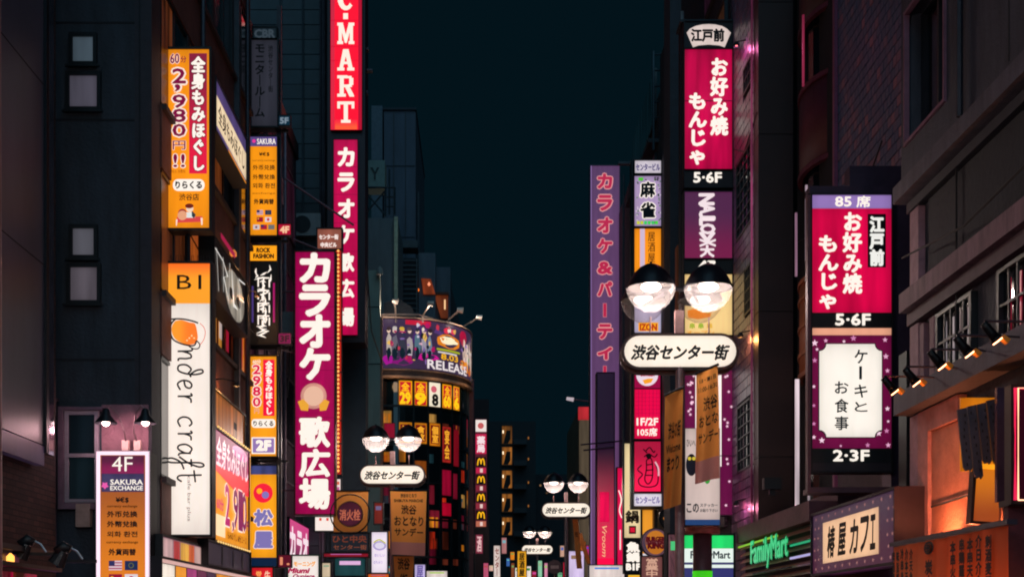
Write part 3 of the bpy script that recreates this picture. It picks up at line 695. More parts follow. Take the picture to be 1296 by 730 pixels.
# --- right side: row of dark buildings
R1 = empty('far_right_building', 'dark building carrying the long purple karaoke sign', 'building', (9, 52, 0))
P(R1, 'wall', box(5.05, 14, 49.1, 60, 0, 16.4), dull('1a242b', .8, bump=.3))
R2 = empty('mahjong_building', 'dark building behind the mahjong sign column', 'building', (9, 43, 0))
P(R2, 'wall', box(5.0, 14, 37.8, 49, 0, WZ(120, 38)), dull('222c34', .8, bump=.3))
P(R2, 'balcony', MB().box(4.7, 5.0, 38, 44, WZ(180, 38), WZ(175, 38)), dull('28323a', .7))
for i in range(6):
    z = 4+i*2.4
    w = P(R2, 'window', MB().box(4.94, 5.0, 38.4, 44, z, z+1.5), dull('1a2a33', .4))
    sub(w, 'pane', box(4.92, 4.94, 38.5, 43.9, z+.05, z+1.45), em('1b4250', .18, .9) if i % 2 else em('38222c', .3, .9), R2.location)
q = MB()
for v in (70, 90, 110, 130, 150): q.tube([(WX(826, 38), 38, WZ(v, 38)), (WX(848, 38), 38, WZ(v-2, 38))], .03, 5)
q.tube([(WX(827, 38), 38, WZ(190, 38)), (WX(827, 38), 38, WZ(65, 38))], .04, 5)
P(R2, 'roof_ladder', q, dull('32424c', .5, .5))
R3 = empty('edo_building', 'dark tiled building behind the tall okonomiyaki sign column', 'building', (9, 32, 0))
P(R3, 'wall', box(5.0, 14, 27.0, 37.7, 0, 17.5), dull('2a2630', .8, bump=.3))
P(R3, 'service_column', box(WX(848, 30), WX(862, 30), 30, 31, 0, 17), dull('343c46', .7))
P(R3, 'drain_pipe', MB().tube([(WX(863.5, 27.2), 27.2, 3), (WX(863.5, 27.2), 27.2, 14)], .035, 6), dull('9aa0a4', .3, .5))
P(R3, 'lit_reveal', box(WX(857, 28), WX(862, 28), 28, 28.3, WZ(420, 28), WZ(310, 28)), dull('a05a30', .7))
# tiled wall next to it
XT = 5.0
TW = empty('tiled_wall_building', 'lilac tiled building with dark grid windows beside the brown fin', 'building', (9, 25.5, 0))
P(TW, 'wall', box(5.03, 14, 24.75, 26.95, 0, 19), dull('15131a', .9))
hol = [(25.0, 26.3, WZ(592, 25.3), WZ(505, 25.3)), (24.95, 25.6, WZ(395, 25.2), WZ(335, 25.2)), (24.9, 25.7, WZ(110, 25.2), WZ(75, 25.2)), (24.95, 26.4, 9.1, 10.6)]
tile_field(TW, 'wall_tile', tilemat('584a68', '7a5a6c'), 5.03, 24.75, 26.95, .2, 18.8, .17, .19, -1, hol, seed=4)
for h in hol:
    w = P(TW, 'window', MB().box(4.99, 5.04, h[0], h[0]+.04, h[2], h[3]).box(4.99, 5.04, h[1]-.04, h[1], h[2], h[3]).box(4.99, 5.04, h[0], h[1], h[3]-.04, h[3]).box(4.99, 5.04, h[0], h[1], h[2], h[2]+.04), dull('121a1f', .5))
    q = MB(); nn = max(2, int((h[3]-h[2])/.19))
    for i in range(1, nn): z = h[2]+(h[3]-h[2])*i/nn; q.box(5.0, 5.02, h[0]+.04, h[1]-.04, z, z+.02)
    for i in range(1, 4): y = h[0]+(h[1]-h[0])*i/4; q.box(4.998, 5.022, y, y+.02, h[2]+.04, h[3]-.04)
    sub(w, 'glazing_bar', q, dull('273038', .5), TW.location); sub(w, 'pane', box(5.024, 5.028, h[0]+.04, h[1]-.04, h[2]+.04, h[3]-.04), glass_dark('0c1418'), TW.location)
P(TW, 'pink_reflection_edge', box(4.96, 4.99, 24.76, 24.80, 3.4, 13.9), em('b04878', .55, .95))  # glowing strip stands for pink neon reflected on the tiles
# brown fin
FN = empty('brown_fin', 'tall plain brown fin pillar between the tiled wall and the curved balconies', 'pillar', (5.4, 24.5, 0))
fz_ = [0, WZ(578, 24.3), WZ(394, 24.3), WZ(170, 24.3), WZ(3, 24.3), 20]
for i in range(5):
    P(FN, 'cladding_panel', box(5.0, 5.63, 24.3, 24.7, fz_[i]+.008, fz_[i+1]-.008), dull('3a1f1c', .45, bump=.05, scale=2, var=.15))
P(FN, 'core', box(5.02, 5.61, 24.32, 24.68, 0, 20), BLK)
# recessed building with curved balconies and grey tiles
RC = empty('curved_balcony_building', 'grey tiled building with stacked curved balconies at its far end', 'building', (10, 20, 0))
XR = 5.66
P(RC, 'wall', box(XR+.02, 15, 15.7, 24.2, 0, 20), dull('16161c', .9))
tile_field(RC, 'wall_tile', tilemat('4a5c7a', '9a6a76', .5), XR+.02, 15.7, 21.35, 5.5, 19.8, .17, .15, -1, (), seed=8)
P(RC, 'edge_trim', box(XR-.06, XR+.0, 21.36, 21.46, 3, 20), dull('8a4668', .5))
P(RC, 'lower_wall', box(XR-.02, XR+.01, 15.7, 21.3, 2.5, 5.4), dull('3a2f38', .7, bump=.2))
def balcony(z0, z1, hexc, ribs=0, rim='6a3040', lab=None, steps=14, r=1.1, cy=22.95, cx=6.05):
    prof = lambda rr_: [(cx-rr_*math.sin(math.pi*i/steps)*.52, cy-rr_*math.cos(math.pi*i/steps)) for i in range(steps+1)]
    mb = MB(); o_, i_ = prof(r), prof(r-.12)
    def band(mb, P1, P2, a, b):
        n0 = len(mb.v)
        for (x, y), (x2, y2) in zip(P1, P2): mb.v += [(x, y, a), (x, y, b), (x2, y2, a), (x2, y2, b)]
        for k in range(steps):
            q_ = n0+k*4; mb.f += [(q_, q_+1, q_+5, q_+4), (q_+2, q_+6, q_+7, q_+3), (q_+1, q_+3, q_+7, q_+5), (q_, q_+4, q_+6, q_+2)]
        return mb
    band(mb, o_, i_, z0, z1)
    b_ = P(RC, 'balcony', mb, dull(hexc, .5, bump=.1, var=.15), True, lab)
    L_ = RC.location
    sub(b_, 'rim', band(MB(), prof(r+.05), prof(r-.1), z1, z1+.08), dull(rim, .5), L_)
    sub(b_, 'rim', band(MB(), prof(r+.05), prof(r-.1), z0-.08, z0), dull(rim, .5), L_)
    sub(b_, 'floor_slab', band(MB(), prof(r-.12), [(cx+.2, cy)]*(steps+1), z0, z0+.1), dull('241a1e', .7), L_)
    for k in range(ribs):
        z = z0+(z1-z0)*(k+.6)/(ribs+.2)
        sub(b_, 'rib', band(MB(), prof(r+.05), prof(r-.02), z, z+.06), dull('b0704a', .5), L_)
balcony(WZ(215, 22.9), WZ(118, 22.9), '5a2430', 0)
balcony(WZ(470, 22.9), WZ(358, 22.9), 'b0663a', 3, 'a05a38')  # orange base colour stands for warm light on balcony and ribs
balcony(WZ(30, 22.9), WZ(-60, 22.9), '3a2028', 0)
P(RC, 'bay_glass', MB().lathe([(.62, 2.4), (.62, 19)], (6.2, 22.95, 0), 20), glass_dark('101c24', .15))
for k, (px_, y0, y1, c, s_) in enumerate([(1006, 480, 690, 'ffe8f0', .9), (1019, 235, 330, 'e8c8d8', .6), (1022, 480, 640, 'c8b8c0', .5), (1006, 270, 350, 'd8a0c0', .6), (1015, 20, 110, 'b8365c', .5)]):
    Y_ = 22.0
    P(RC, 'light_tube', MB().box(WX(px_, Y_), WX(px_+(5 if k == 0 else 2.5), Y_), Y_-.04, Y_, WZ(y1, Y_), WZ(y0, Y_)), em(c, s_, .7))
# --- near right building
NR = empty('corner_house', 'near right plaster building with heavy cornices and barred windows', 'building', (9, 12.5, 0))
XN = 5.0
_plas = dull('8b7072', .8, bump=.5, scale=3, var=.2)
P(NR, 'wall', box(XN+.06, 14, 5, 15.6, 0, 16), dull('42464e', .8, bump=.5, scale=2.5, var=.45, streak=1))
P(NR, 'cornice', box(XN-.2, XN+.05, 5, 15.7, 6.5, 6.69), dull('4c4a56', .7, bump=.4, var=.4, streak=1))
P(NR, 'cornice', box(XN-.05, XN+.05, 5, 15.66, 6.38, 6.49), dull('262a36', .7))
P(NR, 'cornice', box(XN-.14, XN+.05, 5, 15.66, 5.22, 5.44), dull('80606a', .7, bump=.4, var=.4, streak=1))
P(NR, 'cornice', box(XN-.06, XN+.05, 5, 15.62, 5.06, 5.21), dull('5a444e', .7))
P(NR, 'ledge', box(XN-.22, XN+.05, 5, 15.6, 4.02, 4.26), dull('5c5864', .7, bump=.2, streak=1))
for z_a, z_b in ((5.46, 6.37), (4.28, 5.04), (2.6, 4.0)):
    P(NR, 'corner_pilaster', box(XN-.03, XN+.05, 15.3, 15.6, z_a, z_b), dull('a07884', .7, bump=.3))
P(NR, 'wall_panel', box(XN+.02, XN+.058, 5, 15.1, 5.46, 6.37), dull('1c242c', .8, bump=.4, scale=2))
# upper window niche: a thick upper storey wall with one deep opening
zt, zb = 8.62, 7.08
um = dull('363a46', .7, bump=.35, var=.4, streak=1)
for q_ in ((15.44, 15.6, 6.7, 16), (5, 14.08, 6.7, 16), (14.08, 15.44, 6.7, zb), (14.08, 15.44, zt, 16)):
    P(NR, 'upper_wall', box(XN-.13, XN+.055, *q_), um)
tr_ = dull('7a5468', .5, var=.2)
for q_ in ((15.40, 15.439, zb, zt), (14.081, 14.12, zb, zt), (14.12, 15.40, zb+.001, zb+.04), (14.12, 15.40, zt-.04, zt-.001)):
    P(NR, 'niche_trim', box(XN-.16, XN-.10, *q_), tr_)
w = P(NR, 'window', MB().box(XN+.0, XN+.055, 14.7, 14.76, zb+.041, zt-.041), dull('1d2128', .5))
sub(w, 'pane', box(XN+.03, XN+.05, 14.125, 14.699, zb+.05, zt-.05), glass_dark('081014'), NR.location)
sub(w, 'pane', box(XN+.03, XN+.05, 14.761, 15.39, zb+.05, zt-.05), glass_dark('0c1014'), NR.location)
for y in (8.0, 10.2, 12.4): P(NR, 'wall_joint', box(XN-.134, XN-.131, y, y+.02, 6.8, 16), dull('14181e', .8))
P(NR, 'downpipe', MB().tube([(XN-.2, 13.5, 6.7), (XN-.2, 13.5, 16)], .035, 6), dull('2a2e38', .5, .4))
# barred windows on middle floor
for (ya, yb, za, zb2, n_) in ((13.75, 14.7, 4.32, 5.0, 0), (11.9, 12.95, 4.3, 5.02, 1)):
    q = MB().box(XN-.02, XN+.055, ya-.06, ya, za, zb2).box(XN-.02, XN+.055, yb, yb+.06, za, zb2).box(XN-.02, XN+.055, ya, yb, zb2-.04, zb2).box(XN-.02, XN+.055, ya, yb, za, za+.04)
    w = P(NR, 'window', q, dull('121a20', .5))
    for k in range(1, 5): y = ya+(yb-ya)*k/5; sub(w, 'window_bar', box(XN-.01, XN+.01, y-.015, y+.015, za+.04, zb2-.04), dull('0f171c', .5), NR.location)
    sub(w, 'window_bar', box(XN-.012, XN+.012, ya, yb, (za+zb2)/2-.012, (za+zb2)/2+.012), dull('0f171c', .5), NR.location)
    sub(w, 'pane', box(XN+.03, XN+.05, ya, yb, za+.04, zb2-.04), glass_dark('0a1218', .06), NR.location)
    q = MB()
    for k in range(4): y = ya+(yb-ya)*(k+.3)/4; q.box(XN+.024, XN+.029, y, y+.07, za+.1, zb2-.12)
    sub(w, 'reflection_strip', q, em('d02048' if n_ else 'd8c8d0', .55, .95), NR.location)  # reflections put on the glass as glowing strips
P(NR, 'recess_frame', MB().box(XN-.02, XN+.055, 15.15, 15.29, 4.27, 5.0).box(XN-.02, XN+.055, 14.8, 14.95, 4.27, 5.0), dull('8a6670', .7))
# glowing lower niche
P(NR, 'niche_frame', MB().box(XN-.04, XN+.055, 14.95, 15.29, 2.6, 4.0).box(XN-.04, XN+.055, 14.0, 14.94, 3.75, 4.0), dull('b07a78', .7, bump=.3))
P(NR, 'niche_wall', box(XN+.0, XN+.056, 12.9, 14.94, 2.6, 3.74), dull('a8705f', .75, bump=.4, scale=4))
P(NR, 'wall_conduit', MB().tube([(XN-.02, 14.1, 4.3), (XN-.02, 14.1, 6.4)], .012, 5).tube([(XN-.03, 14.85, 2.9), (XN-.03, 13.2, 2.93)], .012, 5), dull('14161b', .5))

# ------------------------------------------------------------------ signs, left side
ORG, RED, MAG = 'ff9614', 'e0083c', 'a00850'
gL = 'signs projecting from the left facades'
def flag(s, x0, y0, x1, y1, kind, lay=2):
    w, h = x1-x0, y1-y0
    if kind == 'us':
        s.rect(x0, y0, x1, y1, em('e8d0d8', .8), lay, 'flag'); s.rect(x0, y0, x0+w*.45, y0+h*.55, em('38386a', .7), lay+1, 'canton')
        for i in range(3): s.rect(x0+(w*.45 if i == 0 else 0), y0+h*(.15+i*.3), x1, y0+h*(.28+i*.3), em('c05070', .7), lay+.5, 'stripe')
    elif kind == 'eu': s.rect(x0, y0, x1, y1, em('243460', .7), lay, 'flag'); s.disc((x0+x1)/2, (y0+y1)/2, h*.3, em('7a7850', .6), lay+1, 'star_ring', n=10); s.disc((x0+x1)/2, (y0+y1)/2, h*.2, em('243460', .7), lay+2, 'ring_centre', n=10)
    elif kind == 'cn': s.rect(x0, y0, x1, y1, em('a81838', .8), lay, 'flag'); s.disc(x0+w*.25, y0+h*.35, h*.16, em('f0c030', .9), lay+1, 'star', n=6)
    elif kind == 'jp': s.rect(x0, y0, x1, y1, em('e8dce0', .85), lay, 'flag'); s.disc((x0+x1)/2, (y0+y1)/2, h*.3, em('d02840', .9), lay+1, 'sun_disc', n=14)
    elif kind == 'kr': s.rect(x0, y0, x1, y1, em('e0d4d8', .8), lay, 'flag'); s.disc((x0+x1)/2, (y0+y1)/2-h*.05, h*.24, em('b83048', .8), lay+1, 'taegeuk', n=12, ry=h*.16); s.disc((x0+x1)/2, (y0+y1)/2+h*.13, h*.24, em('304878', .8), lay+2, 'taegeuk', n=12, ry=h*.14)
    elif kind == 'tw': s.rect(x0, y0, x1, y1, em('b81c3c', .8), lay, 'flag'); s.rect(x0, y0, x0+w*.5, y0+h*.5, em('303a70', .7), lay+1, 'canton')
    else: s.rect(x0, y0, x1, y1, em('8a8a88', .6), lay, 'flag')

# massage sign
s = Sign('massage_sign', 'orange massage lightbox with red strip and prices, above the white craft sign', (211.5, 63, 265, 289), Y=21.2, group=gL)
s.rect(211.5, 63, 265, 289, em(ORG, 1.0, .12), 1, 'face')
s.rect(239.5, 68, 262, 220, em2('f0003c', '8c0434', .8, .1, .9), 2, 'red_panel')
s.text('全身もみほぐし', 243, 73, 259.5, 216, WHITE, 4, .055, vert=True)
s.text('全身もみほぐし', 243, 73, 259.5, 216, em('700428', .6), 3, .10, vert=True)
PUR, PALE = em('8a0a44', .8), em('ffe8d8', .95)
for t, y0, y1, b, x0, x1 in (('2', 88, 106, .11, 219, 235), (',', 108, 116, .09, 222, 228), ('9', 121, 137, .11, 219, 235), ('8', 139, 155, .11, 219, 235), ('0', 158, 173, .11, 219, 235), ('円', 179, 190, .05, 219, 235), ('!!', 196, 212, .07, 220, 234)):
    s.text(t, x0, y0, x1, y1, PALE, 3, b*1.0); s.text(t, x0, y0, x1, y1, PUR, 4, b*.25)
s.text('60', 216, 69, 227, 81, PALE, 3, .08); s.text('60', 216, 69, 227, 81, PUR, 4, .03)
s.text('分', 229, 72, 236, 80, PUR, 4, .02)
s.text('税込 消費税', 217, 215, 235, 219.5, em('a05010', .8), 3, .0)
s.rrect(219, 227, 259, 242, 6.5, WHITE, 2, 'label_panel'); s.text('りらくる', 222.5, 230, 255.5, 239, dull('4a3038'), 3, .05)
s.text('渋谷店', 227, 245.5, 252, 254, dull('8a5420'), 3, .02)
s.disc(231, 273, 6, em('f0a880', .9), 3, 'cartoon_head'); s.disc(231, 270, 5.5, em('b0403a', .8), 2.5, 'cartoon_hair'); s.poly([(224, 275), (256, 274), (256, 281), (224, 282)], em('e04848', .9), 2, 'cartoon_bed')
s.disc(240.5, 264.5, 4.5, em('f6d8c0', .95), 4, 'cartoon_head'); s.disc(240, 261.3, 5.4, em('7a2418', .8), 5, 'cartoon_hair', ry=3); s.poly([(236, 269), (245, 269), (247, 276), (236, 276)], em('e8ece8', .9), 3, 'cartoon_body'); s.poly([(243, 267), (248, 272), (246, 277), (243, 274)], em('30404a', .7), 4, 'cartoon_arm')
s.poly([(223, 278), (225, 278), (224, 286), (223, 286)], PALE, 3, 'cartoon_leg'); s.poly([(254, 276), (256.5, 276), (256.5, 285), (255, 285)], PALE, 3, 'cartoon_leg')
s.bracket([[(-.05, .1, .3), (-.5, .1, .3)], [(-.05, .1, s.hm-.3), (-.5, .1, s.hm-.3)], [(.3, .14, -.05), (.3, .14, -.5)]], .04)
# under craft
s = Sign('craft_bar_sign', 'tall white lightbox with orange B1 header and black handwritten script beside a beer mug', (210.5, 333.5, 266, 676), Y=21.2, group=gL)
s.rect(210.5, 333.5, 266, 384, em2('ffa018', 'ff6a14', .5, .55, 1.0), 1, 'header_face')
s.rect(210.5, 384, 266, 676, em('fff0e4', 1.0, .07), 1, 'face')
s.text('B1', 224, 348, 255, 366, INK, 2, .0)
mug = [(222, 406), (218, 412), (217.5, 420), (221, 428), (228, 433), (238, 436), (246, 435), (250, 430), (250, 422), (247, 410), (240, 408), (230, 405)]
s.poly(smooth_path(mug+[mug[0]], 4)[:-1], em2('ff9a20', 'ff7a18', .5, .2, 1.0, 0), 2, 'beer_mug')
s.stroke([[(217, 404), (226, 403.5), (236, 404.5), (246, 407), (251, 409)], [(222, 404), (217, 410), (216, 420), (219, 429), (227, 434), (238, 437), (246, 437), (249, 431)]], 2.0, INK, 3)
s.stroke([[(253, 409), (258, 414), (260, 421), (258, 430), (253, 437)]], .8, em('e05040', .9), 3, 'mug_handle')
for (a, b) in ((240, 428), (243, 425), (246, 428), (237, 431)): s.disc(a, b, 1.1, em('ffd8a0', 1.), 4, 'bubble', n=8)
# script: a = along the line (downwards), h = letter height (to the right)
GL = {
 'n': (1.15, [[(0, 1), (.25, .95), (.3, 0)], [(.3, .35), (.5, .85), (.8, .95), (.9, .6), (.9, .1), (1.1, .05)]]),
 'd': (1.2, [[(.85, .75), (.5, .95), (.15, .6), (.2, .1), (.6, .05), (.85, .5), (.95, 1.2), (.8, 1.75), (.55, 1.7), (.62, 1.3), (.95, .9), (1.15, .95)]]),
 'e': (1.0, [[(.1, .45), (.6, .55), (.75, .85), (.5, 1.0), (.2, .8), (.12, .35), (.4, 0), (.9, .2)]]),
 'r': (.95, [[(.05, .9), (.25, 1.0), (.3, .5), (.3, 0)], [(.3, .45), (.5, .9), (.85, .95)]]),
 'c': (1.05, [[(.85, .8), (.6, 1.0), (.2, .8), (.1, .35), (.4, .02), (.9, .2)]]),
 'a': (1.1, [[(.8, .85), (.45, 1.0), (.12, .6), (.2, .1), (.5, .05), (.8, .5), (.85, .95)], [(.85, .95), (.85, .2), (1.05, .05)]]),
 'f': (.9, [[(-.1, .1), (.45, .8), (.75, 1.5), (.65, 1.85), (.42, 1.6), (.4, .6), (.38, -.5), (.15, -.75), (.02, -.4), (.35, .2), (.95, .45)], [(.1, .95), (.75, .98)]]),
 't': (.9, [[(.4, 1.7), (.42, .9), (.45, .15), (.7, 0), (.95, .3)], [(.0, 1.15), (1.0, 1.25)]])}
def script(s, word, y0, sx, x0, h, w, mat, gap=.12):
    paths = []; y = y0
    for ch in word:
        if ch == ' ': y += sx*.85; continue
        adv, st = GL[ch]
        for p in st: paths.append([(x0+b*h, y+a*sx) for a, b in p])
        y += (adv+gap)*sx
    s.stroke(paths, w, mat, 3)
s.stroke([[(249, 431), (253, 436), (251, 441), (244, 441), (238, 437)]], 1.5, INK, 3)
script(s, 'nder craft', 440, 15.3, 225, 18, 2.3, INK)
s.text('cafe bar plus', 236, 602, 242, 659, dull('aaa098'), 3, .0, rot=-90)
s.bracket([[(-.05, .1, .3), (-.5, .1, .3)], [(-.05, .1, 2.2), (-.5, .1, 2.2)], [(-.05, .1, s.hm-.3), (-.5, .1, s.hm-.3)]], .04)
# bird spikes on top of the craft sign
q = MB()
for i in range(14):
    x = .02+i*.05; q.tube([(x, .1, s.hm+.03), (x+R.uniform(-.02, .02), .1, s.hm+.16)], .004, 4)
q.build('bird_spikes', dull('3a3a40', .4, .6), s.root)
# 4F exchange lightbox on the dark wall
def fx_sign(s, x0, y0, x1, y1, small=False):
    pass
s = Sign('exchange_sign', 'orange money exchange lightbox with white glowing frame and 4F header, fixed on the dark wall', (122, 571, 189, 790), Y=19.3, rim=.0, depth=.45, group=gL)
gw_ = em('ffe2f2', 1.15)
for q in ((121.5, 570.5, 189.5, 575.5), (121.5, 575.5, 127, 790), (184, 575.5, 189.5, 790)): s.rect(*q, gw_, 2, 'lit_frame')
s.rect(127, 575.5, 184, 790, em2('f08410', 'a8541c', .6, .3, .85), 1, 'face')
s.rect(128.5, 576.5, 182.5, 599, em2('8c0850', '5a0838', .6, .2, .9), 2, 'header'); s.rect(128.5, 599, 182.5, 622, em('4a4068', .9, .3), 2, 'header')
s.text('4F', 142, 577.5, 168, 596, WHITE, 3, .0)
s.poly([(133+5*math.cos(i*math.pi/5-.31)*(1 if i % 2 else .62), 614+5*math.sin(i*math.pi/5-.31)*(1 if i % 2 else .62)) for i in range(10)], em('e85aa8', 1.), 3, 'blossom_emblem')
s.text('SAKURA', 140, 606.5, 181, 613, WHITE, 3, .02); s.text('EXCHANGE', 140, 614.5, 181, 620, WHITE, 3, .02)
tx = dull('3c2410', .7); tb = dull('1c2430', .7)
s.text('¥€$', 147, 629, 163, 636, tb, 3, .04); s.text('currency exchange', 136, 638.5, 174, 642.5, tx, 3, .02)
s.text('外币兑换', 136, 646.5, 174, 654, tb, 3, .04); s.text('外幣兌換', 136, 659, 174, 666.5, tb, 3, .04); s.text('외화 환전', 136, 672, 174, 679, tb, 3, .03)
s.text('currency exchange', 135, 684, 175, 688, tx, 3, .02); s.text('外貨両替', 138, 694, 172, 702, tb, 3, .04)
for (a, b, k) in ((138, 709, 'us'), (158, 709, 'eu'), (138, 726, 'cn'), (158, 726, 'jp'), (138, 743, 'kr'), (158, 743, 'tw')): flag(s, a, b, a+16.5, b+12, k)
# gooseneck lamps over it
def gooseneck(px, py, flip, label):
    Y = 19.6; r = empty('gooseneck_lamp', label, 'lamp', (WX(px, Y), Y, WZ(py, Y)), group='gooseneck lamps over the exchange sign')
    f = -1 if flip else 1
    r_ = MB().lathe([(.03, .12), (.05, .1), (.07, .02), (.16, -.08), (.165, -.1)], (0, 0, 0), 20, False); r_.build('lamp_shade', dull('22242a', .4, .4), r, smooth=True)
    MB().lathe([(.005, -.05), (.05, -.06), (.055, -.1), (.03, -.13), (.004, -.14)], (0, 0, 0), 12).build('bulb', em('ffd8d0', 14), r, smooth=True)
    MB().tube([(0, 0, .1), (f*.06, .0, .16), (f*.16, .05, .05), (f*.22, .2, -.2), (f*.2, .38, -.38)], .015, 6).build('arm', dull('8a7078', .4, .5), r)
    box(f*.2-.05, f*.2+.05, .3, .385, -.45, -.3).build('wall_plate', dull('e0c0b8', .5), r)
    return r
for px, fl_, lb in ((134, False, 'left gooseneck lamp above the 4F exchange sign'), (184, True, 'right gooseneck lamp above the 4F exchange sign')):
    r = gooseneck(px, 527, fl_, lb); l = lamp_light('gooseneck_light', (r.location.x, r.location.y, r.location.z-.2), 8, (1, .55, .6), .05)
# small exchange sign, column
gC = 'column of signs beyond the craft bar'
def frontal(name, label, px, Y, **k): return Sign(name, label, px, Y=Y, **k)
Yc = 28.9
s = frontal('monitor_room_sign', 'unlit grey vertical sign for a monitor room, topmost of the left column', (318.5, 51, 351, 160), Yc, group=gC, frame='0f171d')
s.rect(318.5, 51, 351, 160, em('34343f', .75, .25), 1, 'face'); dk = dull('0f1218', .7)
s.text('モニタールーム', 323, 57, 335, 148, dk, 2, .03, vert=True); s.text('渋谷センター街', 339.5, 58, 345.5, 117, dk, 2, .02, vert=True)
s2 = frontal('roof_sign', 'faint letter board reading CBR above the grey monitor room sign', (321, 36, 349, 49), Yc, group=gC, frame='0f171d'); s2.rect(321, 36, 349, 49, em('18242c', .8), 1, 'face'); s2.text('CBR', 322.5, 38, 347.5, 48, em('3a4650', .8), 2, .05)
s = frontal('exchange_column_sign', 'orange exchange lightbox with purple header and rows of small flags below the grey monitor sign', (317, 173.5, 350.5, 298), Yc, group=gC)
s.rect(317, 173.5, 350.5, 298, em('ff9a14', 1.0, .1), 1, 'face'); s.rect(317, 173.5, 350.5, 185.5, em('5a4a86', .9), 2, 'header'); s.disc(321.5, 179, 2.3, em('e83a9a', 1.), 3, 'blossom_emblem', n=10)
s.text('SAKURA', 325.5, 176, 349, 183, WHITE, 3, .02); s.text('¥€$', 328, 193, 341, 198, tx, 2, .03); s.text('currency exchange', 319.5, 202, 348.5, 205, tx, 2, .0)
for t, y in (('外币兑换', 209), ('外幣兌換', 221), ('외화 환전', 232)): s.text(t, 320, y, 348, y+6.5, dull('5a3a18'), 2, .02)
s.text('exchange', 319.5, 243.5, 348.5, 246.5, tx, 2, .0); s.text('外貨両替', 321.5, 252, 346.5, 258.5, dull('4a3a28'), 2, .04)
for a, b, k in ((325, 266, 'us'), (335.5, 266, 'eu'), (325, 275, 'cn'), (335.5, 275, 'jp'), (320.5, 284.5, 'kr'), (330, 284.5, 'tw'), (339.5, 284.5, 'gb')): flag(s, a, b, a+8, b+6, k)
def tagsign(label, px, t, c, tc, Y=Yc, grp=gC):
    s = frontal('floor_sign', label, px, Y, group='little floor number signs', rim=.015, depth=.12); s.rect(*px, em(c, .9), 1, 'face')
    w, h = px[2]-px[0], px[3]-px[1]; s.text(t, px[0]+w*.15, px[1]+h*.2, px[2]-w*.15, px[3]-h*.2, em(tc, .9), 2, .05); return s
tagsign('dim blue floor sign reading 5F beside the grey monitor sign', (352.5, 147, 367, 159), '5F', '0e2c3e', '7a8a98')
tagsign('small red floor sign reading 4F beside the orange exchange column sign', (352.5, 284, 368, 297.5), '4F', 'b80f34', 'ffc8a0')
tagsign('dim magenta floor sign reading 3F beside the black fashion sign', (352.5, 422, 368, 435), '3F', '7a0c4a', '2a0818')
tagsign('small dark red floor sign reading 1 beside the beef bowl sign', (352.5, 702, 368.5, 717), '1.', '5a0c24', 'e8906a')
s = frontal('fashion_sign', 'black lightbox with jagged white lettering under an orange rock fashion header', (316.5, 311, 350.5, 434), Yc, group=gC, frame='05080a')
s.rect(316.5, 332, 350.5, 434, dull('06090c', .5), 1, 'face'); s.rect(316.5, 311, 350.5, 330, em('ffa31a', 1.), 2, 'header')
s.text('ROCK', 325, 314, 342, 319.5, INK, 3, .06); s.text('FASHION', 321, 321.5, 346.5, 327, INK, 3, .06)
def jagged(s, cx, y0, y1, hw, w, mat, seed, n=26, lay=3, vert=True):
    r = random.Random(seed); paths = []
    for i in range(n):
        y = y0+(y1-y0)*(i+.5)/n; k = i/n
        grow = 1.25 if (k < .2 or k > .8) else .8
        a = cx-hw*grow*r.uniform(.3, 1); b = cx+hw*grow*r.uniform(.3, 1)
        if r.random() < .55: paths.append([(a, y+r.uniform(-3, 3)), ((a+b)/2, y+r.uniform(-1, 1)), (b, y+r.uniform(-3, 3))])
        else: x = r.uniform(a, b); paths.append([(x, y-r.uniform(2, 7)), (x+r.uniform(-1.5, 1.5), y), (x+r.uniform(-3, 3), y+r.uniform(2, 7))])
    s.stroke(paths, w, mat, lay, 'jagged_lettering', smooth=False, taper=True)
jagged(s, 333, 340, 426, 9, 2.4, WHITE, 5, 34)
for y0 in (352, 368, 384, 400): s.stroke([[(326, y0), (341, y0)], [(327, y0), (327, y0+11)], [(341, y0+2), (341, y0+12)], [(334, y0+1), (333, y0+12)]], 1.8, WHITE, 4, 'jagged_lettering', smooth=False)
s.rect(318.5, 362, 321, 408, em('4a3a7a', .8), 2, 'side_bar'); s.rect(345.5, 358, 348, 408, em('a81868', .8), 2, 'side_bar')
s = frontal('massage_column_sign', 'smaller orange massage lightbox with lilac 2F plate below the black sign', (317, 451, 350, 577), Yc, group=gC)
s.rect(317, 451, 350, 577, em('ffa01c', 1.0, .1), 1, 'face'); s.rect(333, 455, 347.5, 526, em('f0103c', 1.), 2, 'red_panel')
s.text('全身もみほぐし', 336.2, 457, 344.8, 524, WHITE, 3, .05, vert=True)
for t, y in (('2', 462), ('9', 476), ('8', 489.5), ('0', 503)): s.text(t, 320.5, y, 329.5, y+11, PALE, 2, .12); s.text(t, 320.5, y, 329.5, y+11, em('e0184c', .95), 3, .035)
s.text('60分', 320, 455, 330, 460, PALE, 2, .03); s.text('円', 322, 517, 328, 523, em('e8a890', .9), 2, .03)
s.rrect(318.5, 530, 348.5, 541, 4, WHITE, 2, 'label_panel'); s.text('りらくる', 321, 532.5, 346, 539, dull('6a4a50'), 3, .04)
s.rect(318.5, 553, 348.5, 574, WHITE, 2, 'plate_edge'); s.rect(320, 554.5, 347, 572.5, em('9a7ab8', .9), 3, 'floor_plate'); s.text('2F', 325, 557.5, 342.5, 569.5, WHITE, 4, .07)
s = frontal('beef_bowl_sign', 'orange lightbox with a red ball emblem over lilac characters, lowest of the left column', (317, 589, 350, 716), Yc, group=gC)
s.rect(317, 589, 350, 600, em('4a5290', .8, .6), 2, 'header'); s.rect(317, 600, 350, 705, em('ffa41a', 1.0, .1), 1, 'face'); s.rect(317, 705, 350, 716, em('0e2848', .7), 2, 'footer')
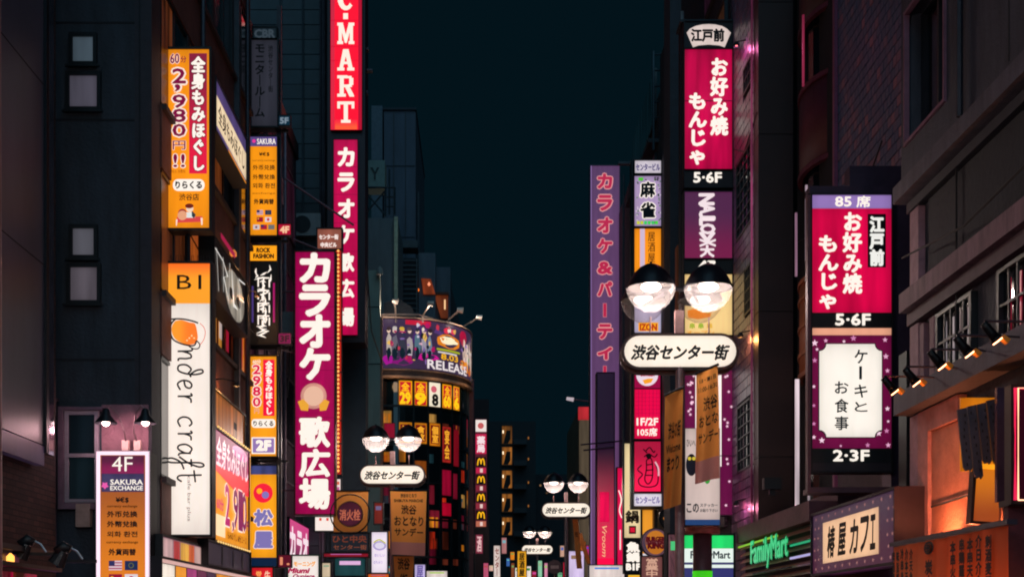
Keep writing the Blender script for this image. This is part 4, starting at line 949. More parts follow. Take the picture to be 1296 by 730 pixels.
s.disc(333, 623.5, 12.3, em('f4203c', 1.), 2, 'ball_emblem'); s.disc(328.5, 621, 3.6, em('ffb020', 1.), 3, 'ball_emblem', n=14); s.disc(336, 626, 4.6, em('8a7ac0', .9), 3, 'ball_emblem', n=14)
for t, y in (('松', 645), ('屋', 673)): s.text(t, 322.5, y, 344.5, y+19.5, PALE, 2, .10); s.text(t, 322.5, y, 344.5, y+19.5, em('8478b8', .9), 3, .055)
q = empty('sign_post', 'dark steel post joining the left column of orange signs', 'post', (WX(353, 29.1), 29.1, 0)); MB().box(-.05, .05, 0, .1, 3.0, 15).build('post_shaft', dull('3c3a42', .4, .4), q)
mbq = MB()
for v in (165, 305, 440, 583): mbq.box(-.7, .2, .02, .08, WZ(v+1.5, 29.1), WZ(v-1.5, 29.1))
mbq.build('cross_arm', dull('23262c', .5, .4), q)
# facade boards
s = Sign('side_banner', 'slanting cream board with purple edges on the facade between the massage signs', (272, 98, 311, 164), side='L', X=XB+.35, units=(100, 60), depth=.25, group='boards facing the left pavement')
s.rect(0, 0, 100, 60, em('5a4a80', .8, .2), 1, 'face'); s.rect(0, 17, 100, 52, em('f8dcb4', 1.0, .15), 2, 'panel'); s.rect(40, 54, 100, 60, em('e08a28', .9), 2, 'panel')
s.text('全身もみほぐし', 8, 23, 92, 46, dull('6a5048'), 3, .02)
s = Sign('metal_shop_sign', 'black facade board with jagged white lettering over a pale skull print', (270, 300, 311.5, 374), side='L', X=XB+.35, units=(100, 60), depth=.25, frame='060809', group='boards facing the left pavement')
s.rect(0, 0, 100, 60, dull('0a0e10', .5), 1, 'face')
s.disc(62, 32, 30, em('a8a090', .75, .6), 2, 'skull_print', ry=26); s.disc(50, 34, 7, dull('0c1012'), 3, 'skull_print', ry=6); s.disc(73, 34, 7, dull('0c1012'), 3, 'skull_print', ry=6); s.poly([(62, 38), (58, 46), (66, 46)], dull('0c1012'), 3, 'skull_print')
s.stroke([[(6, 8), (12, 50)], [(2, 10), (24, 12)], [(24, 8), (26, 44)], [(24, 12), (38, 22), (26, 28), (40, 46)], [(44, 4), (40, 50)], [(50, 8), (56, 44), (68, 44)], [(72, 6), (78, 52)], [(72, 8), (92, 4)], [(74, 28), (90, 26)]], 4, em('f0ece4', .9), 4, 'jagged_lettering', smooth=False, taper=True)
s.rect(20, -16, 62, -10, em('b01848', .8), 2, 'red_trim')
s = Sign('price_banner', 'big orange and magenta facade board with large price numerals and bulb border', (271, 541, 314, 682), side='L', X=XB+.3, units=(100, 92), depth=.3, group='boards facing the left pavement')
s.rect(0, 0, 100, 92, em('ffa01c', 1.0, .12), 1, 'face'); s.rect(0, 0, 100, 34, em2('c01060', '8a0c50', .8, .1, .95), 2, 'panel'); s.poly([(0, 30), (100, 26), (100, 42), (60, 44), (0, 34)], em('f02838', 1.), 3, 'swoosh')
s.disc(72, 7, 24, em('d86aa8', .9), 3, 'pale_glow_print', ry=6)
s.text('全身もみほぐし', 3, 5, 96, 30, em('ffe4e8', .9), 4, .025, shear=.2)
for t, x in (('2', 26), (',', 46), ('9', 50), ('1', 65), ('0', 77)):
    w = 5 if t == ',' else 13
    yy = (42, 76) if t != ',' else (72, 80)
    s.text(t, x, yy[0], x+w, yy[1], PALE, 4, .05); s.text(t, x, yy[0], x+w, yy[1], em('c02070' if x < 45 else '8a1c5a', .95), 5, .02)
s.text('60分', 4, 56, 22, 66, em('d83a70', .9), 4, .05); s.text('円', 92, 66, 98, 74, em('8a1c5a', .9), 4, .05)
s.rect(3, 70, 28, 88, em('ffe0b0', 1.), 3, 'label_panel'); s.text('もみほぐし 60分コース', 34, 81, 92, 88, dull('b05818'), 3, .01)
q = MB()
for i in range(15): q.lathe([(.004, 0), (.02, .012), (.02, .03), (.004, .042)], (s.wm*(i+.5)/15, -.05, -.05), 6); q.lathe([(.004, 0), (.02, .012), (.02, .03), (.004, .042)], (s.wm*(i+.5)/15, -.05, s.hm+.015), 6)
q.build('border_bulbs', em('ffd080', 1.2), s.root)
q = MB().box(s.wm+.04, s.wm+.1, -.03, .2, 0, s.hm)
q.build('edge_strip', em('ffae3a', .8), s.root)
# parapet above it, its face glowing to stand for orange light
s = Sign('glowing_parapet', 'wooden parapet given an orange glow, with a small square hole above the price banner', (271, 493, 309, 540), side='L', X=XB+.28, units=(100, 60), depth=.2, group='boards facing the left pavement')
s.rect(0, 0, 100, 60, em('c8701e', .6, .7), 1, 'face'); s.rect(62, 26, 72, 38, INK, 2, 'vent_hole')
for x in range(12, 100, 12): s.rect(x, 0, x+1.2, 60, dull('6a3414'), 2, 'plank_joint')
# lower awnings on the left
s = Sign('poster_box', 'lit row of pink and orange posters under the white craft sign', (204, 678, 262, 728), side='L', X=-4.7, units=(100, 40), depth=.14, group='lit boxes over the left shops')
s.rect(0, 0, 100, 25, em('a87884', .8, .3), 1, 'face')
for i, (a, b, c) in enumerate(((2, 22, 'c8a0a0'), (24, 36, 'c03030'), (38, 56, 'f0b040'), (56, 68, 'e86830'), (70, 92, 'd0a8a0'))): s.rect(a, 1, b, 24, em(c, .9, .4), 2, 'poster')
s.rect(0, 26, 100, 40, dull('6a4a50'), 1, 'fascia')
s = Sign('dark_awning', 'dark boxed awning between the craft sign and the beef bowl sign', (262, 684, 316, 712), side='L', X=-4.6, units=(100, 40), depth=.14, group='lit boxes over the left shops', frame='16161c')
s.rect(0, 0, 100, 40, em('241f2c', .8, .4), 1, 'face')
for x in (30, 55, 78): s.rect(x, 3, x+3, 37, dull('3a3a44'), 2, 'rib')
s = Sign('shop_fascia', 'bright fascia of white, orange and purple panels lowest on the left side', (203, 706, 345, 765), side='L', X=-4.62, units=(160, 40), depth=.14, group='lit boxes over the left shops')
for i, (a, b, c) in enumerate(((0, 14, 'fff0e0'), (15, 26, 'ffa020'), (27, 38, 'a83878'), (39, 50, '6a2048'), (51, 62, '3a2040'), (63, 92, 'ff9a1c'), (93, 110, 'ffc060'), (111, 126, 'e02838'), (127, 132, 'ffb040'), (133, 146, 'c81c30'), (147, 160, 'f0e0d8'))): s.rect(a, 4, b, 40, em(c, .95, .2), 1, 'panel')
s.rect(0, 0, 160, 3.4, em('e8b8b0', .8), 2, 'light_edge')
s = frontal('red_banner', 'small bright red banner with pale marks under the beef bowl sign', (319, 718, 345, 760), 28.0, depth=.1, cat='banner'); s.rect(319, 718, 345, 760, em('d81c28', 1., .2), 1, 'face'); s.text('営業中', 324, 722, 331, 758, em('ffb060', 1.), 2, .02, vert=True); s.text('牛めし', 335, 722, 342, 758, em('f8d0b0', 1.), 2, .02, vert=True)
s = frontal('wall_light_box', 'small blown out white light box between the exchange sign and the craft sign', (191, 622, 203, 646), 22.5, depth=.2, cat='light'); s.rect(191, 622, 203, 646, em('fff4ee', 1.6), 1, 'face')
o = empty('green_window_frame', 'two grey green framed windows between the goosenecks and the craft sign', 'window', (WX(199, 21.6), 21.6, 3))
P(o, 'frame', MB().box(WX(191, 21.6), WX(208, 21.6), 21.6, 21.7, WZ(584, 21.6), WZ(532, 21.6)).box(WX(193, 21.6), WX(208, 21.6), 21.6, 21.7, WZ(612, 21.6), WZ(587, 21.6)), dull('6a5a62', .5))
P(o, 'pane', MB().box(WX(194, 21.6), WX(205, 21.6), 21.58, 21.599, WZ(581, 21.6), WZ(535, 21.6)), em('203a38', .5, .4)); P(o, 'pane', MB().box(WX(196, 21.6), WX(205, 21.6), 21.58, 21.599, WZ(609, 21.6), WZ(590, 21.6)), em('2a3a3c', .5, .4))
o = empty('bracket_box', 'small black framed box with a dim pink face beside the top of the craft sign', 'box', (WX(197, 21.4), 21.4, WZ(440, 21.4)))
P(o, 'casing', MB().box(WX(186, 21.4), WX(208, 21.4), 21.4, 21.7, WZ(441, 21.4), WZ(413, 21.4)), BLK); P(o, 'face', MB().box(WX(190, 21.4), WX(204, 21.4), 21.38, 21.399, WZ(436, 21.4), WZ(418, 21.4)), em('6a4452', .6, .3))

# big karaoke sign
Yk = 33.0
s = frontal('karaoke_sign', 'largest magenta karaoke sign, with big white characters and a pale round medallion', (374, 319, 423, 650), Yk, group='karaoke signs', depth=.35, frame='5a2a10')
s.rect(374, 319, 423, 650, em('a80450', 1.0, .22), 1, 'face')
for v in (342, 388, 427, 468, 528, 576, 612): s.rect(374, v, 423, v+.5, em('6a0434', .9), 2, 'panel_seam')
for t, y, h in (('カ', 322, 34), ('ラ', 362.5, 36), ('オ', 400, 38), ('ケ', 442, 37)): s.text(t, 381, y, 416, y+h, WHITE, 3, .055)
for t, y, h in (('歌', 528.5, 36), ('広', 569, 33), ('場', 606.5, 36)): s.text(t, 380, y, 416.5, y+h, WHITE, 3, .045)
s.disc(397, 501, 16.5, em('e8a090', .9, .15), 3, 'medallion'); s.disc(397, 501, 12.5, em('f2c0a4', .9), 4, 'medallion')
s.poly([(377, 508), (384, 505), (391, 512), (390, 520), (381, 519)], em('f0a838', .95), 5, 'medallion_ornament'); s.poly([(404, 512), (411, 505), (417, 508), (413, 519), (405, 520)], em('f0a838', .95), 5, 'medallion_ornament')
s.bracket([[(-.02, .2, .6), (-.5, .2, .6)], [(-.02, .2, 5.5), (-.5, .2, 5.5)], [(-.1, .3, s.hm+.4), (1.0, .3, s.hm-.05)], [(-.3, .3, s.hm+1.9), (1.4, .3, s.hm+.75)]], .025, hexc='8a6068')
s = frontal('building_name_sign', 'dim pink plate naming the centre street building on top of a bulb strip', (402, 290, 432, 315), 34.2, depth=.2)
s.rect(402, 290, 432, 315, em('a8604e', .75, .25), 1, 'face'); s.text('センター街', 404, 297, 428, 303, em('ffece4', .95), 2, .06); s.text('中央ビル', 406, 307, 426, 313, em('ffece4', .95), 2, .06)
s = frontal('bulb_strip', 'thin vertical red strip studded with warm bulbs along the big karaoke sign', (424.5, 317, 432, 600), 34.2, depth=.12, rim=.02)
s.rect(424.5, 317, 432, 600, em('c8281c', .8, .25), 1, 'face')
q = MB(); n = 54
for i in range(n): q.lathe([(.004, 0), (.03, .02), (.03, .05), (.004, .07)], (s.X(428.2), -.03, s.hm*(i+.5)/n), 6)
q.build('bulbs', em('ffb060', 1.3), s.root)
for v in (372, 430, 470, 531, 560): s.rect(424.5, v, 432, v+2, BLK, 2, 'strip_joint')
s = frontal('white_hanging_sign', 'small white sign with two red marks under the big karaoke sign', (399, 654, 423, 671), 34.0, depth=.15); s.rect(399, 654, 423, 671, em('fff0e8', .95), 1, 'face'); s.rect(404, 655, 407, 658.5, em('e04838'), 2, 'red_mark'); s.rect(413, 655, 416, 658.5, em('e04838'), 2, 'red_mark')
s = frontal('vertical_price_strip', 'narrow white strip with red figures left of the globe lamps', (425, 606, 431, 624), 34.0, depth=.1); s.rect(425, 606, 431, 624, em('f4dcd8', .95), 1, 'face'); s.rect(426.5, 609, 429.5, 613, em('e06040'), 2, 'red_mark'); s.rect(426.5, 616, 429.5, 620, em('c85090'), 2, 'red_mark')

# red shoe store sign + karaoke strip in a shared dark frame
o = empty('sign_tower', 'tall dark frame carrying the red sign and the magenta karaoke strip', 'sign frame', (WX(438, 36.4), 36.4, WZ(432, 36.4)))
P(o, 'frame', MB().box(WX(414.5, 36.3), WX(462, 36.3), 36.3, 37.2, WZ(433, 36.3), WZ(-140, 36.3)), dull('2a1622', .5, .2))
P(o, 'arm', MB().box(WX(462, 37), WX(472, 37), 36.8, 37.0, WZ(93, 37), WZ(91, 37)).box(WX(462, 37), WX(467, 37), 36.8, 37.0, WZ(67, 37), WZ(64, 37)).box(WX(462, 37), WX(466, 37), 36.8, 37.0, WZ(122, 37), WZ(118, 37)), dull('5a4a58', .5))
s = frontal('shoe_store_sign', 'bright red vertical sign with stacked cream slab letters, at the top edge', (418.5, -130, 458, 165), 36.2, group='signs on the dark frame', depth=.08, rim=.0)
s.rect(418.5, -130, 458, 165, em('ff0a30', 1.0), 1, 'face')
s.rect(418.5, -130, 423.5, 165, em2('e00430', 'b00430', .8, .1, 1.0), 2, 'face_edge'); s.rect(453.5, -130, 458, 165, em('b4042c', .95), 2, 'face_edge')
s.rect(424, 152, 452, 164, em2('ff5a20', 'ff1830', .9, .05, 1.0), 2, 'glow_patch')
for v in (59, 77, 26, -6): s.rect(418.5, v, 458, v+.6, em('c00428'), 3, 'panel_seam')
CRM = em('ffeedd', 1.0)
def slab(s, ch, x0, y0, x1, y1, lay=4):
    w, h = x1-x0, y1-y0; X = lambda a: x0+a*w; Yy = lambda b: y0+b*h
    def r_(a, b, c, d): s.rect(X(a), Yy(b), X(c), Yy(d), CRM, lay, 'letter')
    def p_(pts, l=lay+.3): s.poly([(X(a), Yy(b)) for a, b in pts], CRM, l, 'letter')
    if ch == 'M':
        for a in (0, .66): r_(a, 0, a+.34, .14); r_(a-.0, .86, a+.34, 1)
        r_(.08, .14, .27, .86); r_(.73, .14, .92, .86); p_([(.12, .0), (.32, .0), (.55, .7), (.5, .95), (.44, .95)]); p_([(.88, 0), (.68, 0), (.45, .7), (.5, .95), (.56, .95)])
    elif ch == 'A':
        p_([(.34, 0), (.6, 0), (.33, .88), (.12, .88)]); p_([(.4, 0), (.66, 0), (.9, .88), (.66, .88)], lay+.6); r_(.3, .58, .7, .7); r_(0, .86, .42, 1); r_(.58, .86, 1, 1)
    elif ch == 'R':
        r_(0, 0, .6, .14); r_(.14, .14, .38, .86); r_(0, .86, .5, 1); r_(.38, .43, .7, .56); r_(.6, .03, .84, .14); r_(.7, .12, .94, .45); r_(.62, .42, .86, .55); p_([(.45, .54), (.72, .54), (.95, .88), (1.0, 1), (.72, 1)])
    elif ch == 'T':
        r_(0, 0, 1, .14); r_(0, .14, .16, .33); r_(.84, .14, 1, .33); r_(.38, .14, .62, .86); r_(.22, .86, .78, 1)
    elif ch == 'C':
        n = 14; po = [(.5+.5*math.cos(math.radians(40+i*280/n)), .5+.5*math.sin(math.radians(40+i*280/n))) for i in range(n+1)]; pi_ = [(.55+.24*math.cos(math.radians(40+i*280/n)), .5+.34*math.sin(math.radians(40+i*280/n))) for i in range(n+1)]
        for i in range(n): p_([po[i], po[i+1], pi_[i+1], pi_[i]])
        r_(.76, .05, .92, .38)
for ch, y0, y1 in (('C', -20, 14), ('M', 29.5, 56.5), ('A', 63, 90), ('R', 96, 123), ('T', 129, 156)): slab(s, ch, 427, y0, 448.5, y1)
s.rect(434.5, 17.5, 440.5, 25, CRM, 4, 'letter')
s = frontal('karaoke_strip_sign', 'slim magenta karaoke strip directly below the red slab letter sign', (422.5, 177, 452.5, 424), 36.2, group='karaoke signs', depth=.08, rim=.0)
s.rect(422.5, 177, 452.5, 424, em('c8044e', 1.0, .25), 1, 'face')
for v in (211, 246, 282, 318, 352, 388): s.rect(422.5, v, 452.5, v+.6, em('8a0438'), 2, 'panel_seam')
for t, y in (('カ', 188), ('ラ', 220), ('オ', 253), ('ケ', 286), ('歌', 321), ('広', 354), ('場', 390)): s.text(t, 428.5, y, 447.5, y+22, WHITE, 3, .05)
# lower left small signs
s = Sign('pink_letter_board', 'pink facade board with crowded white letters below the big karaoke sign', (365.5, 655, 405, 712), side='L', X=-4.9, units=(100, 30), depth=.2)
s.rect(0, 0, 100, 30, em2('6a1848', 'd84888', .8, .1, .9), 1, 'face'); s.text('カラオケ歌', 3, 4, 97, 27, em('fbe4ec', .95), 2, .05)
s = frontal('menu_board', 'white board with green edge, orange heading and magenta script at the bottom', (365, 703, 403, 765), 31.5, depth=.12, frame='1e5a3e'); s.rect(365, 703, 403, 765, em('fbeee6', .95, .06), 1, 'face')
s.text('モーニング', 372, 710, 399, 716, em('f09a20', 1.), 2, .06); s.text('Miumi', 364.5, 718.5, 392, 724.5, em('b81050', .9), 2, .07, shear=.3); s.text('Ouniere', 371, 726, 398, 731, em('a81c58', .9), 2, .05, shear=.3)

# far sign column with golden arches
s = frontal('golden_arches_sign', 'far narrow sign column with four golden arches beyond the curved building', (601.5, 530, 616, 666), 66.0, depth=.3, frame='3a141c')
s.rect(601.5, 530, 616, 666, em('6a2434', .7, .4), 1, 'face')
s.rect(602, 531, 615.5, 546, em('f4e4dc', .95), 2, 'panel'); s.disc(608.5, 538.5, 4, em('d06060', .9), 3, 'emblem', n=10); s.rect(602, 549, 615.5, 574, em('d02050', .85), 2, 'panel'); s.text('薬局', 604, 552, 613.5, 572, em('fbe0e4', .95), 3, .05, vert=True)
for i in range(4):
    y = 578+i*22.5; s.rect(602.5, y, 615, y+12, BLK, 2, 'panel')
    s.stroke([[(604.5, y+10.5), (605.2, y+4.5), (606.8, y+2.2), (608.2, y+4.5), (608.8, y+9)], [(608.8, y+9), (609.4, y+4.5), (610.9, y+2.2), (612.4, y+4.5), (613.1, y+10.5)]], 1.5, em('ffb818', 1.), 3, 'arches_emblem')
    s.rect(602.5, y+13.5, 615, y+20.5, em(['d02450', '8a2838', '9a3040', 'c87058'][i], .8), 2, 'panel'); s.rect(607.5, y+14.5, 611, y+19.5, em('f0d0c8', .9), 3, 'mark')

# ------------------------------------------------------------------ signs, right side
gE = 'sign panels of the tall okonomiyaki column'
gM = 'sign panels of the mahjong column'
# purple karaoke & party
Yp = 49.0
s = frontal('party_sign', 'very tall purple sign with stacked red katakana at the edge of the open sky', (747.5, 210, 784, 720), Yp, depth=.4, frame='2a2034')
s.rect(747.5, 210, 784, 720, em('6c4874', .8, .15), 1, 'face'); s.rect(747.5, 210, 749, 720, em('8a68a0', .8), 2, 'light_edge')
for t, y, h in (('カ', 221, 17), ('ラ', 248, 18), ('オ', 276, 18), ('ケ', 303, 17), ('&', 332, 14), ('パ', 357, 17), ('｜', 384, 17), ('テ', 411, 17), ('ィ', 440, 14), ('｜', 463, 16)):
    w = 4 if t == '｜' else 17
    s.text(t, 765.5-w/2, y, 765.5+w/2, y+h, em('f0a0a0', .85), 2, .11 if w > 5 else .02); s.text(t, 765.5-w/2, y, 765.5+w/2, y+h, em('c42850', .85), 3, .05 if w > 5 else .0)
s = frontal('glow_panel_sign', 'dark plum column sign with magenta glowing lower half before the purple sign', (756, 472, 777, 718), 47.5, depth=.5, frame='1c0f22')
s.rect(756, 472, 777, 718, em2('ff0a50', '200a26', .62, .02, .85), 1, 'face'); s.rect(759, 622, 771, 660, em('f00850', .95, .3), 2, 'glow_patch'); s.rect(756, 706, 777, 718, em('ff0a48', .95), 2, 'glow_patch')
s.text('Vroom', 762, 665, 768, 704, em('f8c890', .9), 3, .0, rot=-90, shear=.3)
s.bracket([[(-.6, -.1, s.Z(563)), (.9, -.1, s.Z(558))], [(-.5, -.1, s.Z(570)), (.6, -.1, s.Z(566))]], .03, hexc='4a2a3a')
s = frontal('magenta_strip_sign', 'narrow bright magenta strip sign with white marks right of the plum column', (781.5, 592, 788.5, 722), 46.0, depth=.3); s.rect(781.5, 592, 788.5, 722, em('e80c50', .95, .15), 1, 'face'); s.stroke([[(783, 620), (786.5, 632), (784, 645), (787, 655)], [(785, 670), (785, 695)]], 1.4, WHITE, 2)
# mahjong column
Ym = 37.4
mbk = empty('mahjong_sign_scaffold', 'dark steel frame holding the mahjong sign column', 'sign frame', (WX(820, Ym+.35), Ym+.35, WZ(645, Ym)))
P(mbk, 'frame', MB().box(WX(800.5, Ym), WX(840, Ym), Ym+.3, Ym+.7, WZ(642, Ym), WZ(197, Ym)), dull('161f27', .5, .3))
P(mbk, 'top_bar', MB().box(WX(786, Ym), WX(848, Ym), Ym+.72, Ym+.9, WZ(196, Ym), WZ(193, Ym)).tube([(WX(792, Ym), Ym+.6, WZ(610, Ym)), (WX(792, Ym), Ym+.6, WZ(212, Ym))], .03), dull('3c4650', .5, .3))
s = frontal('centre_building_sign', 'small white building name plate on top of the mahjong sign column', (803.5, 203.5, 836.5, 219.5), Ym, depth=.28, rim=.02, group=gM); s.rect(803.5, 203.5, 836.5, 219.5, em('d8cdd8', .9, .1), 1, 'face'); s.text('センタービル', 805, 207.5, 835, 216, em('3a2e78', .8), 2, .05)
s = frontal('mahjong_sign', 'lilac mahjong sign with two big black characters and a speckled border', (803, 223, 836.5, 286.5), Ym, depth=.28, rim=.02, group=gM); s.rect(803, 223, 836.5, 286.5, em('b49ac4', .9, .1), 1, 'face')
rr = random.Random(5)
for i in range(46):
    side = rr.choice('tblr'); a = rr.random()
    x, y = {'t': (805+a*30, 226+rr.random()*3), 'b': (805+a*30, 280+rr.random()*3), 'l': (804.5+rr.random()*3, 228+a*52), 'r': (832+rr.random()*3, 228+a*52)}[side]
    s.rect(x, y, x+1.8, y+1.5, em(rr.choice(['5a9040', '406a48', 'e0d0e0', '28323a']), .8), 2, 'border_speckle')
s.rect(808, 225, 814, 229, em('50c030', 1.), 3, 'green_mark'); s.text('5F', 828, 224.5, 834, 229, INK, 3, .04)
s.text('麻', 811, 231, 828.5, 249.5, WHITE, 3, .12); s.text('雀', 811, 257, 828.5, 275.5, WHITE, 3, .12); s.text('麻', 811, 231, 828.5, 249.5, dull('101c2a'), 4, .045); s.text('雀', 811, 257, 828.5, 275.5, dull('101c2a'), 4, .045)
for i, c in enumerate(['c8d030', 'c0d030', '30d060', '38d048', '38c858', '48d038']): s.rect(806+i*4.6, 280, 809.6+i*4.6, 284, em(c, 1.), 3, 'green_mark')
s = frontal('orange_column_sign', 'orange sign with faint outlined lettering behind the left globe lamp', (803, 289.5, 836.5, 372), Ym, depth=.28, rim=.02, group=gM); s.rect(803, 289.5, 836.5, 372, em('ff961a', 1.0, .08), 1, 'face'); s.rect(810, 289.5, 816, 372, em('d8c0d8', .9), 2, 'pale_stripe'); s.text('居酒屋', 820, 294, 829, 332, dull('9a5a10'), 2, .01, vert=True)
s = frontal('lamp_backed_sign', 'white and orange sign seen below the left globe lamp', (803, 376, 836.5, 421), Ym, depth=.28, rim=.02, group=gM); s.rect(803, 376, 836.5, 421, em('c8bcd8', .9, .2), 1, 'face'); s.rect(808, 408, 833, 419, em('f8a81c', 1.), 2, 'panel'); s.text('IZON', 810, 410, 831, 418, em('c03818', .9), 3, .06)
s = frontal('burger_column_sign', 'red sign panel with a round white burger emblem and seat numbers', (803, 470, 835.5, 555), Ym, depth=.28, rim=.02, group=gM); s.rect(803, 470, 835.5, 555, em('f0084c', .95, .15), 1, 'face')
s.rect(803, 470, 835.5, 491, em('a00a44', .9), 2, 'panel'); s.rect(803, 491, 835.5, 492.5, dull('1a0a10'), 3, 'face_joint')
s.disc(819, 474.5, 13.8, em('f0dce8', .95), 3, 'burger_emblem'); s.text('BURGER', 811, 471, 828, 476, em('c02048', .9), 4, .07); s.poly([(813, 481), (820, 479), (827, 479), (824, 484), (816, 486)], em('f8a028', 1.), 4, 'burger_emblem')
q = MB()
for i in range(1, 7): q.box(s.X(803+i*4.65), s.X(803+i*4.65+.5), -.008, 0, s.Z(527), s.Z(493))
for i in range(1, 7): q.box(s.X(803), s.X(835.5), -.008, 0, s.Z(493+i*5), s.Z(492.6+i*5))
q.build('face_grid', em('b8063c', .9), s.root)
s.text('1F/2F', 806, 529, 832.5, 538, WHITE, 4, .035); s.text('105席', 807, 541.5, 831.5, 551.5, WHITE, 4, .03)
s = frontal('creature_sign', 'red sign panel with black line drawing of a curled shrimp', (803, 558.5, 836, 621.5), Ym, depth=.28, rim=.02, group=gM); s.rect(803, 558.5, 836, 621.5, em2('ff1050', 'b00838', .8, .1, .95), 1, 'face')
ink = dull('1a0610', .7)
s.stroke([[(812, 588), (807, 594), (813, 600), (808, 607), (811, 614), (822, 616), (831, 613), (833, 604), (832, 594), (829, 586)], [(818, 582), (824, 580), (826, 592), (825, 606), (820, 612), (816, 606), (818, 594), (818, 582)], [(817, 571), (822, 566), (827, 572), (829, 570)], [(815, 578), (821, 574), (828, 578), (832, 574)], [(818, 588), (826, 587)], [(817, 595), (827, 594)], [(817, 601), (826, 601)], [(814, 568), (819, 573)], [(830, 584), (834, 596)]], 1.5, ink, 3, 'shrimp_drawing')
s.stroke([[(829, 584), (833, 592), (833.5, 602)]], 2.2, em('f0b8c0', .9), 4, 'shrimp_drawing'); s.disc(821, 577, 3.4, ink, 3, 'shrimp_drawing', n=10)
s = frontal('centre_building_sign', 'white building name plate at the bottom of the mahjong sign column', (802.5, 624.5, 837, 640), Ym, depth=.28, rim=.02, group=gM); s.rect(802.5, 624.5, 837, 640, em('e6dce8', .95, .08), 1, 'face'); s.text('センタービル', 804.5, 628, 835, 636.5, em('6a5aa0', .9), 2, .05)
s = frontal('cream_calligraphy_sign', 'tall cream sign with red and black calligraphy left of the red shrimp panel', (790, 561, 810.5, 680), 38.6, depth=.3, rim=.03); s.rect(790, 561, 810.5, 680, em('f2d8a4', .95, .1), 1, 'face')
s.text('沖縄', 798, 566, 808, 588, em('e02838', .95), 2, .05, vert=True); s.text('居酒屋', 797, 595, 807, 640, dull('4a3018'), 2, .03, vert=True); s.text('鍋', 792, 646, 808, 661, dull('3a2414'), 3, .04); s.rect(796, 665, 805, 675, ink, 2, 'stamp'); s.rect(797.5, 667, 803.5, 673, em('d81838', .9), 3, 'stamp')
s = frontal('black_izakaya_sign', 'black sign with bulky white characters and B1F under the cream calligraphy sign', (790.5, 683, 812, 724), 38.6, depth=.3, rim=.03); s.rect(790.5, 683, 812, 724, BLK, 1, 'face'); s.text('魚', 793.5, 686, 809, 697.5, WHITE, 2, .08); s.text('鍋', 793.5, 699, 809, 710, WHITE, 2, .08); s.text('B1F', 793, 713, 810, 720.5, WHITE, 2, .07)
s = frontal('orange_wall_panel', 'plain lit orange panel above the round burger sign', (813, 645, 835, 730), 38.8, depth=.2); s.rect(813, 645, 835, 730, em('f8a030', .95, .12), 1, 'face'); s.rect(813, 700, 822, 730, em('e0d8e0', .9), 2, 'panel'); s.rect(822, 700, 829, 730, dull('3a1a18'), 2, 'panel')
s = frontal('yellow_floor_panel', 'small yellow lit panel beneath the black sign at the bottom', (795, 727, 812, 750), 38.5, depth=.2); s.rect(795, 727, 812, 750, em('f0b838', .95), 1, 'face')
# round burger sign
o = empty('round_burger_sign', 'round dimmed burger restaurant sign with red letters between orange buns', 'sign', (WX(829.5, 35), 35, WZ(686, 35)), group='round signs')
kk = 35/F
MB().tube([(0, -.0, 0), (0, .16, 0)], 18.5*kk, 32).build('housing', dull('4a4652', .4, .4), o)
s = Sign.__new__(Sign); s.root = o; s.k = (kk, kk); s.u0 = 829.5; s.v1 = 686; s.warp = None; s.wm = s.hm = 0
def circ_pts(cx, cy, r, a0, a1, n=16): return [(cx+r*math.cos(math.radians(a0+(a1-a0)*i/n)), cy+r*math.sin(math.radians(a0+(a1-a0)*i/n))) for i in range(n+1)]
s.disc(829.5, 686, 17.2, em('6a4a58', .8, .2), 3, 'face'); s.disc(829.5, 686, 15, em('2a3a58', .7), 4, 'blue_swirl')
s.disc(829.5, 685, 14, em('7a4a48', .8), 5, 'face'); s.poly(circ_pts(829.5, 683, 12, 180, 360), em('c87828', .9), 6, 'bun'); s.poly(circ_pts(829.5, 689, 12, 0, 180), em('c07024', .9), 6, 'bun')
s.text('BURGER', 818, 679, 841, 685, em('5a0c18', .8), 7, .09, shear=-.0); s.text('KING', 820, 686, 840, 693.5, em('5a0c18', .8), 7, .09)
o2 = empty('round_wall_sign', 'dark round sign with one orange crescent, above the round burger sign', 'sign', (WX(851, 33), 33, WZ(655, 33)), group='round signs')
kk = 33/F; MB().tube([(0, 0, 0), (0, .15, 0)], 17*kk, 28).build('housing', dull('10141a', .5, .3), o2)
s = Sign.__new__(Sign); s.root = o2; s.k = (kk, kk); s.u0 = 851; s.v1 = 655; s.warp = None
s.disc(851, 655, 15, dull('14161c', .5), 3, 'face'); s.poly([(839, 655), (845, 649), (856, 647), (862, 650), (855, 651), (846, 655), (841, 660)], em('d08030', .8), 4, 'crescent')
# okonomiyaki column
Ye = 26.8
ef = empty('okonomiyaki_sign_scaffold', 'black steel frame holding the tall okonomiyaki sign column', 'sign frame', (WX(897, Ye+.35), Ye+.35, WZ(640, Ye)))
P(ef, 'frame', MB().box(WX(864.5, Ye), WX(929, Ye), Ye+.3, Ye+.62, WZ(650, Ye), WZ(25, Ye)), dull('10181e', .5, .3))
P(ef, 'top_rail', MB().box(WX(862, Ye), WX(930, Ye), Ye+.1, Ye+.7, WZ(25, Ye), WZ(22, Ye)), dull('2a323a', .5, .3))
MR = dull('0c1014', .5)
s = frontal('fan_emblem_sign', 'pale fan shaped plate with three black characters topping the tall okonomiyaki column', (866.5, 28, 926.5, 61), Ye, depth=.28, rim=.02, group=gE, frame='0c1216'); s.rect(866.5, 28, 926.5, 61, MR, 1, 'face')
fan = [(868.5, 43)]+[(870+i*5.3, 43-11.5*math.sin(math.pi*i/10)**.8) for i in range(1, 10)]+[(924.5, 43), (917, 58)]+[(917-i*4.3, 58-2.2*math.sin(math.pi*i/9)) for i in range(1, 9)]+[(878, 60)]
